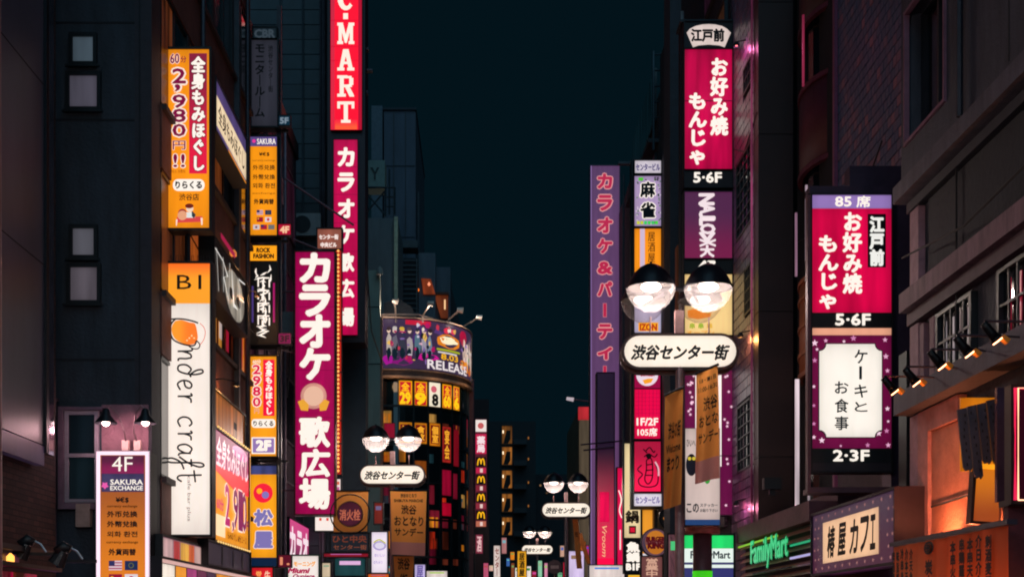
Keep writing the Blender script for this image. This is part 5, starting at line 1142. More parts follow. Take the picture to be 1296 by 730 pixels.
s.poly([(869, 42), (873, 37), (880, 33.5), (889, 31.5), (897, 31), (905, 31.5), (914, 33.5), (920, 37), (925, 42), (917, 60.5), (910, 58), (897, 57), (884, 58), (877, 60.5)], em('e8d4cc', .9, .1), 2, 'fan_plate')
s.text('江戸前', 875, 37.5, 916, 53, dull('14161c'), 3, .055)
s = frontal('okonomiyaki_sign', 'tall crimson sign with white Japanese text in two columns, above the 5-6F plate', (866.5, 63, 926.5, 214.5), Ye, depth=.28, rim=.02, group=gE)
s.rect(866.5, 63, 926.5, 214.5, em('c80448', 1.0, .45), 1, 'face')
s.text('お好み焼', 899.5, 75, 920.5, 171, WHITE, 3, .05, vert=True); s.text('もんじゃ', 872.5, 119, 893.5, 208, WHITE, 3, .05, vert=True)
s.seams([128])
s = frontal('floor_plate', 'black plate reading 5-6F under the tall crimson sign', (866.5, 216, 926.5, 237), Ye, depth=.28, rim=.02, group=gE, frame='0c1216'); s.rect(866.5, 216, 926.5, 237, MR, 1, 'face'); s.text('5·6F', 878, 218.5, 913, 231, WHITE, 2, .035)
s = frontal('graffiti_sign', 'dark plum sign with white sideways graffiti lettering, middle of the tall column', (866.5, 243, 926.5, 327), Ye, depth=.28, rim=.02, group=gE); s.rect(866.5, 243, 926.5, 327, em2('7a1248', '54204a', .7, .05, .85), 1, 'face')
for t, y, h in (('N', 246, 13), ('A', 259, 11), ('J', 270, 8), ('L', 277, 8), ('O', 284, 12), ('>', 295, 10), ('X', 303, 9), ('大', 311, 14)): s.text(t, 886+R.uniform(-1, 1), y, 904+R.uniform(-1.5, 1.5), y+h, em('f8e4e8', .95), 3, .06, rot=-90 if t not in '大' else 0)
s = frontal('floor_plate', 'black plate reading 4F peeping above the right globe lamp', (866.5, 329, 926.5, 346), Ye, depth=.28, rim=.02, group=gE, frame='0c1216'); s.rect(866.5, 329, 926.5, 346, MR, 1, 'face'); s.text('4F', 884, 331, 904, 345, WHITE, 2, .07)
s = frontal('cream_food_sign', 'cream lit panel with orange and green print behind the right globe lamp', (866.5, 347, 926.5, 424), Ye, depth=.28, rim=.02, group=gE); s.rect(866.5, 347, 926.5, 424, em('ffd890', .95, .1), 1, 'face')
s.poly([(870, 393), (880, 390), (901, 391), (899, 401), (884, 404), (871, 402)], em('f88c20', 1.), 2, 'food_print'); s.disc(896, 393.5, 3, em('60b040', .9), 3, 'food_print', n=10)
for x, c in ((873, 'a0b030'), (884, '90b028'), (895, 'e0b030')): s.text('串', x, 409, x+6, 416, em(c, .95), 3, .04)
s.text('オープン', 869, 418.5, 904, 423, em('f0a030', .95), 3, .03)
s = frontal('blossom_strip_sign', 'plum sign dotted with white blossoms running down behind the banners', (866.5, 468, 929, 651), Ye+.1, depth=.22, rim=.02, group=gE, frame='0c1216')
s.rect(866.5, 468, 929, 651, em('70104a', .8, .25), 1, 'face'); s.rect(880, 470, 913, 590, em('fff4ee', 1.0), 2, 'white_panel'); s.rect(866.5, 576, 929, 577, dull('200818'), 3, 'face_joint')
rr = random.Random(11)
for i in range(34):
    x, y = rr.choice([(870+rr.random()*8, 474+rr.random()*90), (916+rr.random()*10, 474+rr.random()*170)])
    s.poly([(x+(2.2 if j % 2 else 1.1)*math.cos(j*.628), y+(2.2 if j % 2 else 1.1)*math.sin(j*.628)) for j in range(10)], em('f4c8dc', .95), 3, 'blossom')
s = frontal('convenience_store_sign', 'green, white and blue banded convenience store sign low behind the notice pillar', (866, 677, 928, 760), 24.2, depth=.3); s.rect(866, 677, 928, 693.5, em('28e070', .95, .15), 1, 'green_band'); s.rect(866, 693.5, 928, 711, em('e8f4ec', .98), 1, 'face'); s.rect(866, 711, 928, 714, em('4a4a78', .8), 1, 'panel'); s.rect(866, 714, 928, 718, em('e8f4ec', .95), 1, 'face'); s.rect(866, 718, 928, 760, em('3a3a78', .8), 1, 'blue_band')
s.text('FamilyMart', 874, 697, 924, 709, dull('20405c'), 2, .03)
# the big near sign
Yb = 17.6
s = frontal('corner_shop_sign', 'large boxy sign with a crimson okonomiyaki face over a cream cake shop plate', (1027.5, 247, 1128, 596), Yb, depth=.25, frame='121018', rim=.02)
s.rect(1027.5, 264, 1128, 395.5, em('de0648', 1.0, .38), 1, 'face'); s.rect(1027.5, 247, 1128, 264, em('9a7cc0', .9, .1), 1, 'header'); s.rect(1027.5, 395.5, 1128, 415, dull('0a1014'), 1, 'floor_panel')
s.text('85', 1057, 249.5, 1077, 261.5, WHITE, 3, .03); s.text('席', 1084, 248.5, 1101, 262.5, WHITE, 3, .03)
s.rect(1098, 271, 1121, 338.5, dull('0a0e12', .5), 2, 'name_panel'); s.text('江戸前', 1101, 275, 1118, 336, em('f0eee8', .98), 3, .06, vert=True)
s.text('お好み焼', 1067, 270, 1090, 371, WHITE, 3, .045, vert=True); s.text('もんじゃ', 1036.5, 299, 1060, 390.5, WHITE, 3, .045, vert=True)
s.text('5·6F', 1057.5, 397.5, 1101, 411.5, WHITE, 3, .035)
s.rect(1027.5, 415, 1128, 424, em('f0a888', .95, .1), 1, 'light_strip')
s.rect(1027.5, 424, 1128, 567, em('741044', .85, .2), 1, 'face')
rr = random.Random(21)
def blossom(s, x, y, r, m, lay):
    s.poly([(x+(r if j % 2 else r*.45)*math.cos(j*.628+.3), y+(r if j % 2 else r*.45)*math.sin(j*.628+.3)) for j in range(10)], m, lay, 'blossom')
for (x, y, r) in ((1031, 434, 4.5), (1045, 431, 3), (1080, 428, 4.2), (1120, 430, 3.4), (1031, 456, 3.6), (1121, 451, 4), (1123, 469, 3.2), (1030, 489, 2.6), (1124, 488, 3), (1030, 513, 2.6), (1123, 517, 3.4), (1030, 536, 3), (1122, 545, 3.5), (1112, 548, 4.2), (1040, 557, 4.2), (1030, 553, 3), (1064, 564, 2), (1098, 563, 3.4), (1124, 563, 3.6), (1068, 432, 2.4), (1034, 442, 2.4), (1124, 533, 2.2)): blossom(s, x, y, r, em(rr.choice(['f8d0e4', 'e8a8cc', 'd080b0']), .95), 2)
X0, X1, Y0_, Y1_ = 1036.5, 1115.5, 435.5, 553
c = 9
def notch(o):
    a, b, t, u = X0+o, X1-o, Y0_+o, Y1_-o; pts = []
    for (cx, cy, a0) in ((b, t, 180), (b, u, 270), (a, u, 0), (a, t, 90)):
        seg = [(cx+c*math.cos(math.radians(a0-90*i/4)), cy+c*math.sin(math.radians(a0-90*i/4))) for i in range(5)]
        pts += seg
    return pts
s.poly(notch(-1.1), dull('1a0e18'), 3, 'plate_outline'); s.poly(notch(0), em('fff6ea', 1.0, .03), 4, 'cream_plate')
serif = dull('1e3a44', .7)
for t, y, h in (('ケ', 443, 17), ('｜', 464, 16), ('キ', 487, 16), ('と', 509, 12)): s.text(t, 1081 if t != '｜' else 1087, y, 1097 if t != '｜' else 1090, y+h, serif, 5, .018)
for t, y, h in (('お', 483, 15), ('食', 505, 17), ('事', 527, 17)): s.text(t, 1056, y, 1073, y+h, serif, 5, .018)
s.rect(1027.5, 567, 1128, 585.5, dull('0a1014'), 1, 'floor_panel'); s.text('2·3F', 1054.5, 569.5, 1099.5, 583, WHITE, 3, .035); s.rect(1027.5, 585.5, 1128, 596, dull('2a2028'), 1, 'lower_panel')
q = MB().box(-.03, s.wm+.3, .0, .25, s.hm+.03, s.hm+.12).box(s.wm+.03, s.wm+.3, .1, .5, -.2, s.hm+.029).box(.55, s.wm+.25, .2, .45, s.hm+.121, s.hm+.45)
q.build('support_frame', dull('37283e', .5, .2), s.root)
MB().box(-.02, s.wm, -.02, .4, -.28, -.21).box(-.06, -.02, -.02, .1, -.28, s.hm).build('lower_bracket', dull('5a3a44', .5, .2), s.root)
# cafe board and convenience store louvres
s = Sign('cafe_sign', 'slanting plum cafe board with blossom border and peach plate of brushed characters', (1134, 619, 1029, 710), side='R', X=4.65, units=(100, 30), depth=.35, frame='2a1a28', group='boards over the right shops')
# built from its far end so that it reads left to right
s.root.location.y, s.root.location.z = 4.65*F/(1029-VX), WZ(710, 4.65*F/(1134-VX))
s.rect(0, 0, 100, 30, em2('4a1c38', '3a2440', .8, .1, .8), 1, 'face')
for i in range(11):
    for y in (2.2, 27.8): blossom(s, 5+i*9, y, 1.1, em('c88a84', .6), 2)
for y in (7, 12, 18, 23):
    for x in (3, 8, 92, 97): blossom(s, x+(y % 2), y, 1.0, em('c88a84', .6), 2)
s.rect(15, 5, 83, 25.5, em('f8c49a', .98, .08), 2, 'peach_plate')
for t, x0, x1 in (('椿', 22, 32), ('屋', 36, 46), ('カ', 51, 61), ('フ', 64, 73), ('ェ', 74.5, 80)): s.text(t, x0, 8 if x1-x0 > 5 else 14, x1, 23, dull('1c1416'), 3, .035, shear=.15)
o = empty('louvred_fascia', 'horizontal louvred shop fascia with glowing green store name', 'fascia', (5.2, 22.0, 2.2)); 
FY0, FY1 = 4.65*F/(1029-VX), 24.25
P(o, 'backing', box(4.76, 4.95, FY0+.02, FY1, 1.7, 3.06), dull('2a1f22', .7))
for i in range(11):
    z = 1.72+i*.122
    P(o, 'slat', MB().prism([(4.65, z), (4.67, z), (4.75, z+.075), (4.73, z+.075)], FY0+.02, FY1), dull('c09488', .35, .2))
P(o, 'coping', box(4.6, 5.0, FY0+.02, FY1, 3.065, 3.34), dull('6a4450', .6, bump=.2))
P(o, 'rear_coping', box(5.001, 5.7, FY0+.02, FY1, 3.2, 3.5), dull('4a3440', .6, bump=.2))
P(o, 'green_light_line', box(4.62, 4.64, FY0+.05, FY0+1.3, 2.77, 2.80), em('28b880', .7)); P(o, 'white_light_line', box(4.62, 4.64, FY0+.05, FY0+1.3, 2.58, 2.61), em('b8b0e8', .9))
P(o, 'yellow_light_line', box(4.62, 4.64, FY1-3.2, FY1, 2.98, 3.01), em('90c830', .8))
P(o, 'green_light_line', box(4.62, 4.64, FY1-2.2, FY1, 2.35, 2.38), em('20c060', .7))
s = Sign.__new__(Sign); s.root = empty('store_name_letters', 'glowing green convenience store lettering on the louvres', 'sign', (4.56, 22.75, 2.47), math.radians(-90)); s.k = (.0335, .024); s.u0 = 0; s.v1 = 22; s.warp = None; s.wm = 3.1; s.hm = .68
s.text('FamilyMart', 0, 0, 82, 20, em('0a8a50', .8), 1, .045, shear=.0); s.text('FamilyMart', 0, 0, 82, 20, em('4cd890', .8), 3, .01)
tri = MB().box(0, 2.75, .02, .06, -.02, .0).build('mounting_rail', BLK, s.root)
o = empty('security_camera', 'small black camera box on the coping beside the brown fin', 'camera', (5.0, 23.4, 3.86)); P(o, 'body', MB().box(4.9, 5.2, 23.3, 23.5, 3.95, 4.15), BLK); P(o, 'mount', MB().box(5.0, 5.1, 23.35, 23.45, 3.851, 3.949), BLK)

# ------------------------------------------------------------------ near right shop: arms, planks, neon box, awning
for i, (hx, hy, Yl, sc, lb) in enumerate([(1253, 430, 11.4, 1.0, 'spotlight nearest the right edge, highest of the five on long arms'), (1218, 447, 11.95, 1.0, 'second spotlight from the right edge on its long arm'), (1184, 463, 12.75, 1.0, 'middle spotlight of the five on long arms'), (1152, 484, 13.5, 1.0, 'second spotlight from the cake shop sign on a long curved arm'), (1125, 495, 14.2, 1.0, 'spotlight lowest of the five, overlapping the cake shop sign')]):
    x, z = WX(hx, Yl), WZ(hy, Yl)
    o = empty('arm_spotlight', lb, 'spotlight', (XN-.2, Yl, z+.14), group='spotlights on long arms over the awning')
    P(o, 'arm', MB().tube([(x-.05, Yl, z+.16), (x+.35, Yl, z+.155), (XN-.16, Yl, z+.14), (XN-.06, Yl, z+.08), (XN-.03, Yl, 4.3)], .011, 6), dull('4a3e46', .4, .4))
    a = Vector((x-.04, Yl, z+.12)); d = Vector((.46, .0, -.56)).normalized()
    P(o, 'lamp_housing', MB().tube([tuple(a-d*.03), tuple(a+d*.02), tuple(a+d*.08), tuple(a+d*.13)], .034, 14, .045), dull('0f1014', .4, .5), True)
    P(o, 'visor', MB().tube([tuple(a+d*.13), tuple(a+d*.16)], .05, 14, .056), dull('0c0d10', .4, .5), True)
    P(o, 'bulb', MB().tube([tuple(a+d*.14), tuple(a+d*.172)], .04, 12, .05), em('ffb080', 6), True)
    P(o, 'lit_flap', MB().prism([(0, 0), (.05, -.045), (.075, -.01), (.02, .03)], -.035, .035, Matrix.Translation(a+d*.155+Vector((.03, 0, .01)))), dull('e89028', .5))
    P(o, 'wall_bracket', box(XN-.07, XN-.0, Yl-.04, Yl+.04, 4.27, 4.36), dull('15161b'))
    l = lamp_light('spot_light', tuple(a+d*.2), 7, (1, .42, .16), .04, math.radians(95), None)
    l.rotation_euler = Vector((.35, .3, -1)).to_track_quat('-Z', 'Y').to_euler()
# wooden menu planks
o = empty('plank_board', 'tilted dark wooden plank board with small cut marks hanging above an orange lit box', 'board', (WX(1237, 13), 13, WZ(600, 13)))
ang = math.radians(7)
for i in range(4):
    x0 = WX(1212+i*12.9, 12.8); M_ = Matrix.Translation(Vector((x0, 12.8+i*.012, WZ([518, 514, 511, 506][i], 12.8)))) @ Matrix.Rotation(math.radians(-6), 4, 'Y')
    h_ = [.60, .70, .58, .62][i]
    P(o, 'plank', MB().prism([(0, 0), (.084, .01), (.084, -h_+.03), (.06, -h_), (.055, -h_+.02), (.02, -h_+.01), (0, -h_+.05)], 0, .03, M_), dull('3a3848', .55, bump=.4, scale=6))
    q = MB(); rr = random.Random(i)
    for k in range(8): zz = -.05-k*h_/9; xx = .015+rr.random()*.05; q.box(xx, xx+.012, -.004, -.001, zz-.028, zz, M_)
    P(o, 'cut_mark', q, dull('08080c', .8))
P(o, 'lit_backing', box(WX(1216, 13), WX(1264, 13), 13.0, 13.03, WZ(596, 13), WZ(503, 13)), em('f08a18', .85, .5))
o = empty('lit_menu_box', 'tilted orange lit box in a dark frame under the wooden planks', 'box', (WX(1250, 13), 13, WZ(660, 13)))
M_ = Matrix.Translation(Vector((WX(1250, 12.95), 12.95, WZ(628, 12.95)))) @ Matrix.Rotation(math.radians(4), 4, 'Y')
P(o, 'frame', MB().box(-.15, .16, 0, .12, -.27, -.24, M_).box(-.15, -.12, 0, .12, -.24, .26, M_).box(.15, .18, 0, .12, -.24, .26, M_), dull('2a1210', .6))
P(o, 'face', MB().box(-.12, .15, .04, .06, -.24, .26, M_), em2('a84818', 'e07a1c', .8, .1, .85))
P(o, 'lit_top', MB().box(-.14, .2, -.02, .12, .27, .31, M_), em('ffa420', 1.1, .3))
P(o, 'broken_edge', MB().prism([(.1, .18), (.17, .2), (.17, -.1), (.12, -.06), (.13, .02), (.09, .08)], -.02, .03, M_), dull('14100f', .7))
o = empty('plum_pillar', 'dark polished plum pillar between the plank board and the neon box', 'pillar', (WX(1271, 12.6), 12.6, 2.5)); P(o, 'pillar_shaft', MB().box(WX(1262, 12.6), WX(1283, 12.6), 12.6, 12.66, 2.75, WZ(490, 12.6)), dull('4a3c54', .2, .2, var=.4, scale=3))
s = frontal('neon_box', 'dark box outlined in glowing orange pink neon at the right edge', (1283, 492, 1335, 633), 11.8, depth=.12, frame='1a0c12')
s.rect(1283, 492, 1335, 633, em('3a0a1c', .6, .4), 1, 'face')
s.bracket([[(.02, -.05, .0), (.02, -.05, s.hm), (s.wm, -.05, s.hm), (s.wm, -.05, 0), (.02, -.05, 0)]], .007, 'neon_tube'); bpy.data.objects[s.root.children[-1].name].data.materials[0] = em('ffb890', 2.2)
q = MB().tube([(-.0, -.03, .0), (-.0, -.03, s.hm), (s.wm, -.03, s.hm)], .016, 6); q.build('pink_glow_tube', em('e82050', 1.0), s.root)
o = empty('dark_side_booth', 'dark plum booth wall under the neon box', 'booth', (WX(1300, 12), 12, 0)); P(o, 'wall', MB().box(WX(1276, 11.9), WX(1340, 11.9), 11.9, 12.0, 0, WZ(640, 11.9)), dull('4a1c28', .6, bump=.2)); P(o, 'coping', MB().box(WX(1275, 11.85), WX(1340, 11.85), 11.82, 12.05, WZ(640, 11.85)+.002, WZ(632, 11.85)), dull('14121a', .5))
# awning cloth with brush text
s = Sign('noren_banner', 'long orange brown cloth banner with columns of brushed characters over the near right shop', (1276, 656, 1131, 790), side='R', X=4.5, units=(150, 100), depth=.05, box_=False, cat='banner')
ya, yb = 4.5*F/(1276-VX), 4.5*F/(1131-VX)
s.root.location = (4.5, yb, 1.55); zt = WZ(657, ya); s.wm = yb-ya; s.k = (s.wm/150, (zt-1.55)/100); s.hm = zt-1.55
cloth = backlit('e88058')
q = MB(); n = 60
for i in range(n+1):
    x = s.wm*i/n; w_ = .012*math.sin(i*1.1)+.01*math.sin(i*.47)
    q.v += [(x, w_, s.hm-.05), (x, w_*2.2, 0)]
for i in range(n): q.f.append((2*i, 2*i+1, 2*i+3, 2*i+2))
q.build('cloth', cloth, s.root, smooth=True)
MB().box(-.05, s.wm+.05, -.03, .06, s.hm-.045, s.hm).build('top_rail', dull('3a3a48', .4, .4), s.root)
rr = random.Random(2)
kj = '焼肉酒場鶏串炭火旨味魚介刺身天麩羅本日鍋物冷酒麦芽'
for x in (4, 11, 18, 25, 32, 89, 100, 110, 120, 131): s.text(''.join(rr.choice(kj) for _ in range(7)), x, 10+(x % 3), x+(4.5 if x < 60 else 6.5), 98, dull('25131a'), 8, .05, vert=True)
s.disc(60, 14, 7, dull('32161c'), 8, 'crest'); s.disc(60, 14, 4.6, cloth, 9, 'crest'); s.text('串', 56.5, 10, 63.5, 19, dull('32161c'), 10, .04); s.text('炭火焼鳥', 55, 27, 65, 90, dull('25131a'), 8, .05, vert=True)
o = empty('side_hut_wall', 'dark brick strip between the cafe board and the plaster building', 'wall', (XN+.3, 16, 0)); P(o, 'wall', box(XN+.22, XN+.4, 15.62, 16.7, 0, 4.9), brickmat('3a2220', '5a3228', '100c0e', .2, .07)); P(o, 'dark_pier', box(XN+.12, XN+.4, 16.2, 16.5, 2.2, 4.9), BLK)

# ------------------------------------------------------------------ street lamps
LENS, BULB = glass_clear(), em('ffeedd', 3)
CAPM, POLE = dull('1d1c24', .35, .3, var=.15), dull('9a7a78', .45, .3)
gS = 'twin globe street lamps down the middle of the street'
def add_globe(root, x, y, z, r=.355):
    cap = MB().lathe([(.002, r*.98), (r*.2, r*.95), (r*.45, r*.82), (r*.7, r*.58), (r*.88, r*.27), (r*.97, .02), (r*1.0, -.0), (r*.93, .0)], (x, y, z), 32, False).build('lamp_cap', CAPM, root, smooth=True)
    refl = MB().lathe([(r*.9, .005), (r*.6, r*.30), (r*.2, r*.42), (.002, r*.43)], (x, y, z), 24, False).build('reflector', dull('2c2826', .7, 0, var=.05), cap, smooth=True)
    gl = MB().lathe([(r*.98, -.004), (r*.97, -.05), (r*.86, -r*.42), (r*.62, -r*.72), (r*.32, -r*.9), (.002, -r*.95)], (x, y, z), 32, False).build('lens', LENS, root, smooth=True)
    bu = MB().lathe([(.002, .10), (.07, .09), (.13, .05), (.15, .01), (.11, -.03), (.002, -.05)], (x, y, z), 16, False).build('bulb', BULB, root, smooth=True)
    hk = MB().tube([(x, y, z+r*.9), (x, y, z+r*1.05)], .03, 8, .015).build('finial', CAPM, cap)
def street_lamp(label, px, py, w, double=False, e=95):
    Y = F*1.64/w; x, z = WX(px, Y), WZ(py, Y)
    r = empty('street_lamp', label, 'street lamp', (x, Y, 0.), group=gS)
    MB().tube([(0, .02, 0.0), (0, .02, z-.22)], .075, 12, .06).build('pole', POLE, r)
    MB().lathe([(.14, 0.0), (.14, .25), (.09, .35)], (0, .02, 0), 12).build('pole_base', POLE, r)
    MB().box(-.06, .06, .03, .15, z-.2, z+.6).build('upper_pole', POLE, r)
    zg = z+.91
    MB().tube([(-.42, .05, zg+.0), (.42, .05, zg+.0)], .035, 8).build('cross_arm', dull('1a1a20', .4, .4), r)
    add_globe(r, -.415, 0, zg); add_globe(r, .405, 0, zg)
    if double:
        MB().tube([(-.2, .05, zg-.06), (-.42, .85, zg-.06)], .03, 6).build('rear_arm', CAPM, r); MB().tube([(.2, .05, zg-.06), (.42, .85, zg-.06)], .03, 6).build('rear_arm', CAPM, r)
        add_globe(r, -.42, .85, zg+.02, .34); add_globe(r, .43, .85, zg+.02, .34)
    hz = [MB().tube([(sx*.42, .03, z+.24), (sx*.42, .03, z+.5)], .012, 6).build('hanger', POLE, r) for sx in (-1, 1)]
    # pill shaped name sign
    def pill(hw, hh, n=12):
        return [(hw-hh+hh*math.cos(a), hh*math.sin(a)) for a in [math.radians(-90+180*i/n) for i in range(n+1)]]+[(-hw+hh+hh*math.cos(a), hh*math.sin(a)) for a in [math.radians(90+180*i/n) for i in range(n+1)]]
    b = MB().prism([(a, c_+z) for a, c_ in pill(.84, .26)], -.03, .12).prism([(a, c_+z-.03) for a, c_ in pill(.85, .27)], .121, .2)
    nb = b.build('name_board', dull('5a3c34', .4, .3, var=.15), r)
    MB().poly([(a, c_+z) for a, c_ in pill(.80, .222)], -.036).build('lit_face', em('fff0de', 1.05, .04), nb)
    s = Sign.__new__(Sign); s.root = nb; s.k = (1, 1); s.u0 = 0; s.v1 = z; s.warp = None
    s.X = lambda u: u; s.Z = lambda v: z-v
    s.text('渋谷センター街', -.70, -.085, .70, .12, INK, 8.5, .045, shear=.28)
    lamp_light('lamp_light', (x-.4, Y-.0, zg-.10), e, (1, .84, .76), .12); lamp_light('lamp_light', (x+.4, Y-.0, zg-.10), e, (1, .84, .76), .12)
    return r
street_lamp('nearest street lamp with four glass globes over a lit pill shaped name sign', 860.5, 445, 145, True, 80)
street_lamp('twin globe street lamp between two brown banners on the left row', 496.5, 600.5, 82)
street_lamp('small twin globe street lamp half hidden behind a brown banner', 546, 672, 45)
street_lamp('twin globe street lamp in mid distance, right of the empty street gap', 716.5, 645, 61.5)
street_lamp('farthest and smallest twin globe street lamp', 680, 695, 39.5)
street_lamp('unseen twin globe street lamp added for fill behind the camera on the right row', 610+2.9*F/-7*1.0, 790-3.8*F/-7, 1.64*F/-7, e=220)  # lamp added out of view to brighten the near walls
street_lamp('unseen twin globe street lamp added for fill beside the camera on the left row', 610-2.4*F/6.5, 790-3.8*F/6.5, 1.64*F/6.5, e=300)  # another added lamp outside the frame, strong fill for the foreground walls

# ------------------------------------------------------------------ banners
def cloth_banner(label, quad, Y, cols, lines, nm='street_banner', seed=0, fold=.02, pale=None, tilt=0.):
    """quad: top-left, top-right, bottom-right, bottom-left in photo pixels"""
    (ax, ay), (bx, by), (cx, cy), (dx, dy) = quad
    o = empty(nm, label, 'banner', (WX((ax+bx)/2, Y), Y, WZ((cy+dy)/2, Y)), group='brown cloth banners hung from the lamps')
    nx, nz = 10, 24; r = random.Random(seed); ph = r.random()*6
    def pt(u, v, off=0):
        x = (ax+(bx-ax)*u)*(1-v)+(dx+(cx-dx)*u)*v; y = (ay+(by-ay)*u)*(1-v)+(dy+(cy-dy)*u)*v
        yy = Y+fold*math.sin(u*7+v*3+ph)*(0.3+v)+tilt*u-off
        return (WX(x, Y), yy, WZ(y, Y))
    def patch(u0, u1, v0, v1, mat, name, off=0):
        q = MB(); a, b = max(1, int(nx*(u1-u0)+.99)), max(1, int(nz*(v1-v0)+.99))
        for j in range(b+1):
            for i in range(a+1): q.v.append(pt(u0+(u1-u0)*i/a, v0+(v1-v0)*j/b, off))
        for j in range(b):
            for i in range(a): k = j*(a+1)+i; q.f.append((k, k+a+1, k+a+2, k+1))
        return P(o, name, q, mat, True)
    patch(0, 1, 0, .8 if pale else 1, cols, 'cloth')
    if pale: patch(0, 1, .8, 1, pale, 'cloth_hem')
    for t, u0, u1, v0, v1, b_ in lines:
        L_ = bpy.data.objects.new('lettering', BLANK); COL.objects.link(L_); L_.parent = o
        lx, ly, lz = o.location
        def wf(x, y, z, o_=(lx, ly, lz)):
            p = pt(x, -z, .012-y*0); return (p[0]-o_[0], p[1]-o_[1]+y*.0, p[2]-o_[2])
        _txt.append(dict(s=t, vert=False, shear=0, rot=0, keep=False, bold=b_, mat=dull('20120e', .8), y=0, o=L_, name='lettering', warp=wf, box=(u0, -v1, u1, -v0)))
    q = MB().tube([pt(-.05, -.01), pt(1.05, -.01)], .02, 6); P(o, 'top_rod', q, dull('1c1a1e', .4, .4))
    return o
BRN = em('a04c1c', .26, .2); 
def lines_party(): return [('渋谷おとなり', .28, .72, .04, .10, .04), ('SHIBUYA MARCHE', .1, .9, .13, .17, .05), ('渋谷', .3, .72, .22, .36, .03), ('おとなり', .1, .92, .40, .54, .03), ('サンデー', .1, .92, .58, .70, .03)]
b1 = dull('b0622c', .8, var=.2, scale=4)
CL = backlit('f0a050'); CLP = backlit('c88a84')
cloth_banner('brown cloth banner with large black text hanging right of the left row lamp', [(494, 621), (540, 621), (538, 703), (496, 701)], 32.9, CL, lines_party(), seed=1, pale=CLP)
cloth_banner('narrow tapering brown banner below the large text banner', [(498, 703), (524, 703), (521, 760), (501, 760)], 33.6, CL, [('渋谷', .2, .8, .05, .3, .03), ('街', .3, .7, .4, .7, .03)], seed=2)
cloth_banner('smaller reddish brown banner under the half hidden lamp', [(541, 682), (566, 682), (565, 745), (542, 745)], 60, CL, lines_party(), seed=3, pale=CLP)
o = cloth_banner('orange brown banner fluttering left of the nearest lamp post', [(842, 501), (865, 491), (861, 638), (839, 645)], 18.9, CL, [('渋谷の街', .2, .9, .26, .40, .03), ('Welcome', .1, .9, .45, .52, .03), ('まつり', .15, .85, .56, .68, .04)], seed=4, fold=.06)
cloth_banner('largest orange brown banner with black text right of the nearest lamp post', [(881, 474), (908, 463), (912, 604), (880, 612)], 18.6, CL, [('1.8・第1日', .15, .9, .06, .10, .04), ('11:00-16:30', .1, .95, .14, .18, .04), ('渋谷', .35, .92, .24, .36, .03), ('おとな', .15, .92, .40, .50, .03), ('サンデー', .12, .92, .55, .65, .03)], seed=5, fold=.06, pale=CLP)
cloth_banner('thin orange banner slanting beside the mid distance lamp', [(724, 653), (731, 652), (737, 719), (730, 719)], 45.6, CL, [('街', .2, .8, .3, .4, .03)], seed=6)
cloth_banner('thin orange banner leaning right at the foot of the purple sign', [(731, 676), (736, 673), (748, 712), (743, 714)], 46, CL, [], seed=7)
# banner with round badge
o = cloth_banner('brown banner behind the round fire hydrant sign', [(421, 621), (466, 621), (465, 672), (422, 673)], 33.2, CL, [], seed=8)
o = empty('hydrant_sign', 'round red fire hydrant sign in a thin ring, in front of a brown banner', 'sign', (WX(443, 32.6), 32.6, WZ(650, 32.6)), group='round signs'); kk = 32.6/F
MB().tube([(0, 0, 0), (0, .06, 0)], 16.5*kk, 28).build('plate', dull('5a2a20', .5, .2), o)
s = Sign.__new__(Sign); s.root = o; s.k = (kk, kk); s.u0 = 443; s.v1 = 650; s.warp = None
s.disc(443, 650, 15, em('5a1c34', .6, .4), 3, 'face'); s.text('消火栓', 430, 644.5, 456, 658, em('c86a50', .8), 4, .03)
q = MB(); q.tube([(25*kk*math.cos(math.pi*i/16), .03, 25*kk*math.sin(math.pi*i/16)) for i in range(33)], .018, 5); q.build('ring', dull('1c1416', .5, .3), o)
s = frontal('dim_shop_board', 'dim brown board of faint characters under the hydrant sign', (419, 675, 466, 697), 33.6, depth=.1); s.rect(419, 675, 466, 697, em('1c2028', .8), 1, 'face'); s.text('ひと中央', 421, 677, 464, 686, em('7a3a28', .8), 2, .03); s.text('センター街', 422, 689, 464, 695, em('8a4a34', .8), 2, .02)
s = frontal('ramen_banner', 'white vertical banner with a purple oval print near the left row lamp', (470.5, 673, 490, 724), 32.4, depth=.08, frame='3a3440', cat='banner'); s.rect(470.5, 673, 490, 724, em('f4e6f4', .98, .06), 1, 'face'); s.disc(480.5, 690, 8.5, em('b0a0d0', .95), 2, 'oval_print', ry=6); s.disc(480.5, 690, 6, em('e0d8ec', .95), 3, 'oval_print', ry=4); s.stroke([[(473, 686), (480, 682.5), (488, 687)]], 1.6, em('c8c840', .9), 4, 'oval_print'); s.text('おいしい', 474, 700, 487, 704, em('a090c8', .9), 2, .02); s.text('はちみつ', 473, 709, 484, 713, em('a090c8', .9), 2, .02)
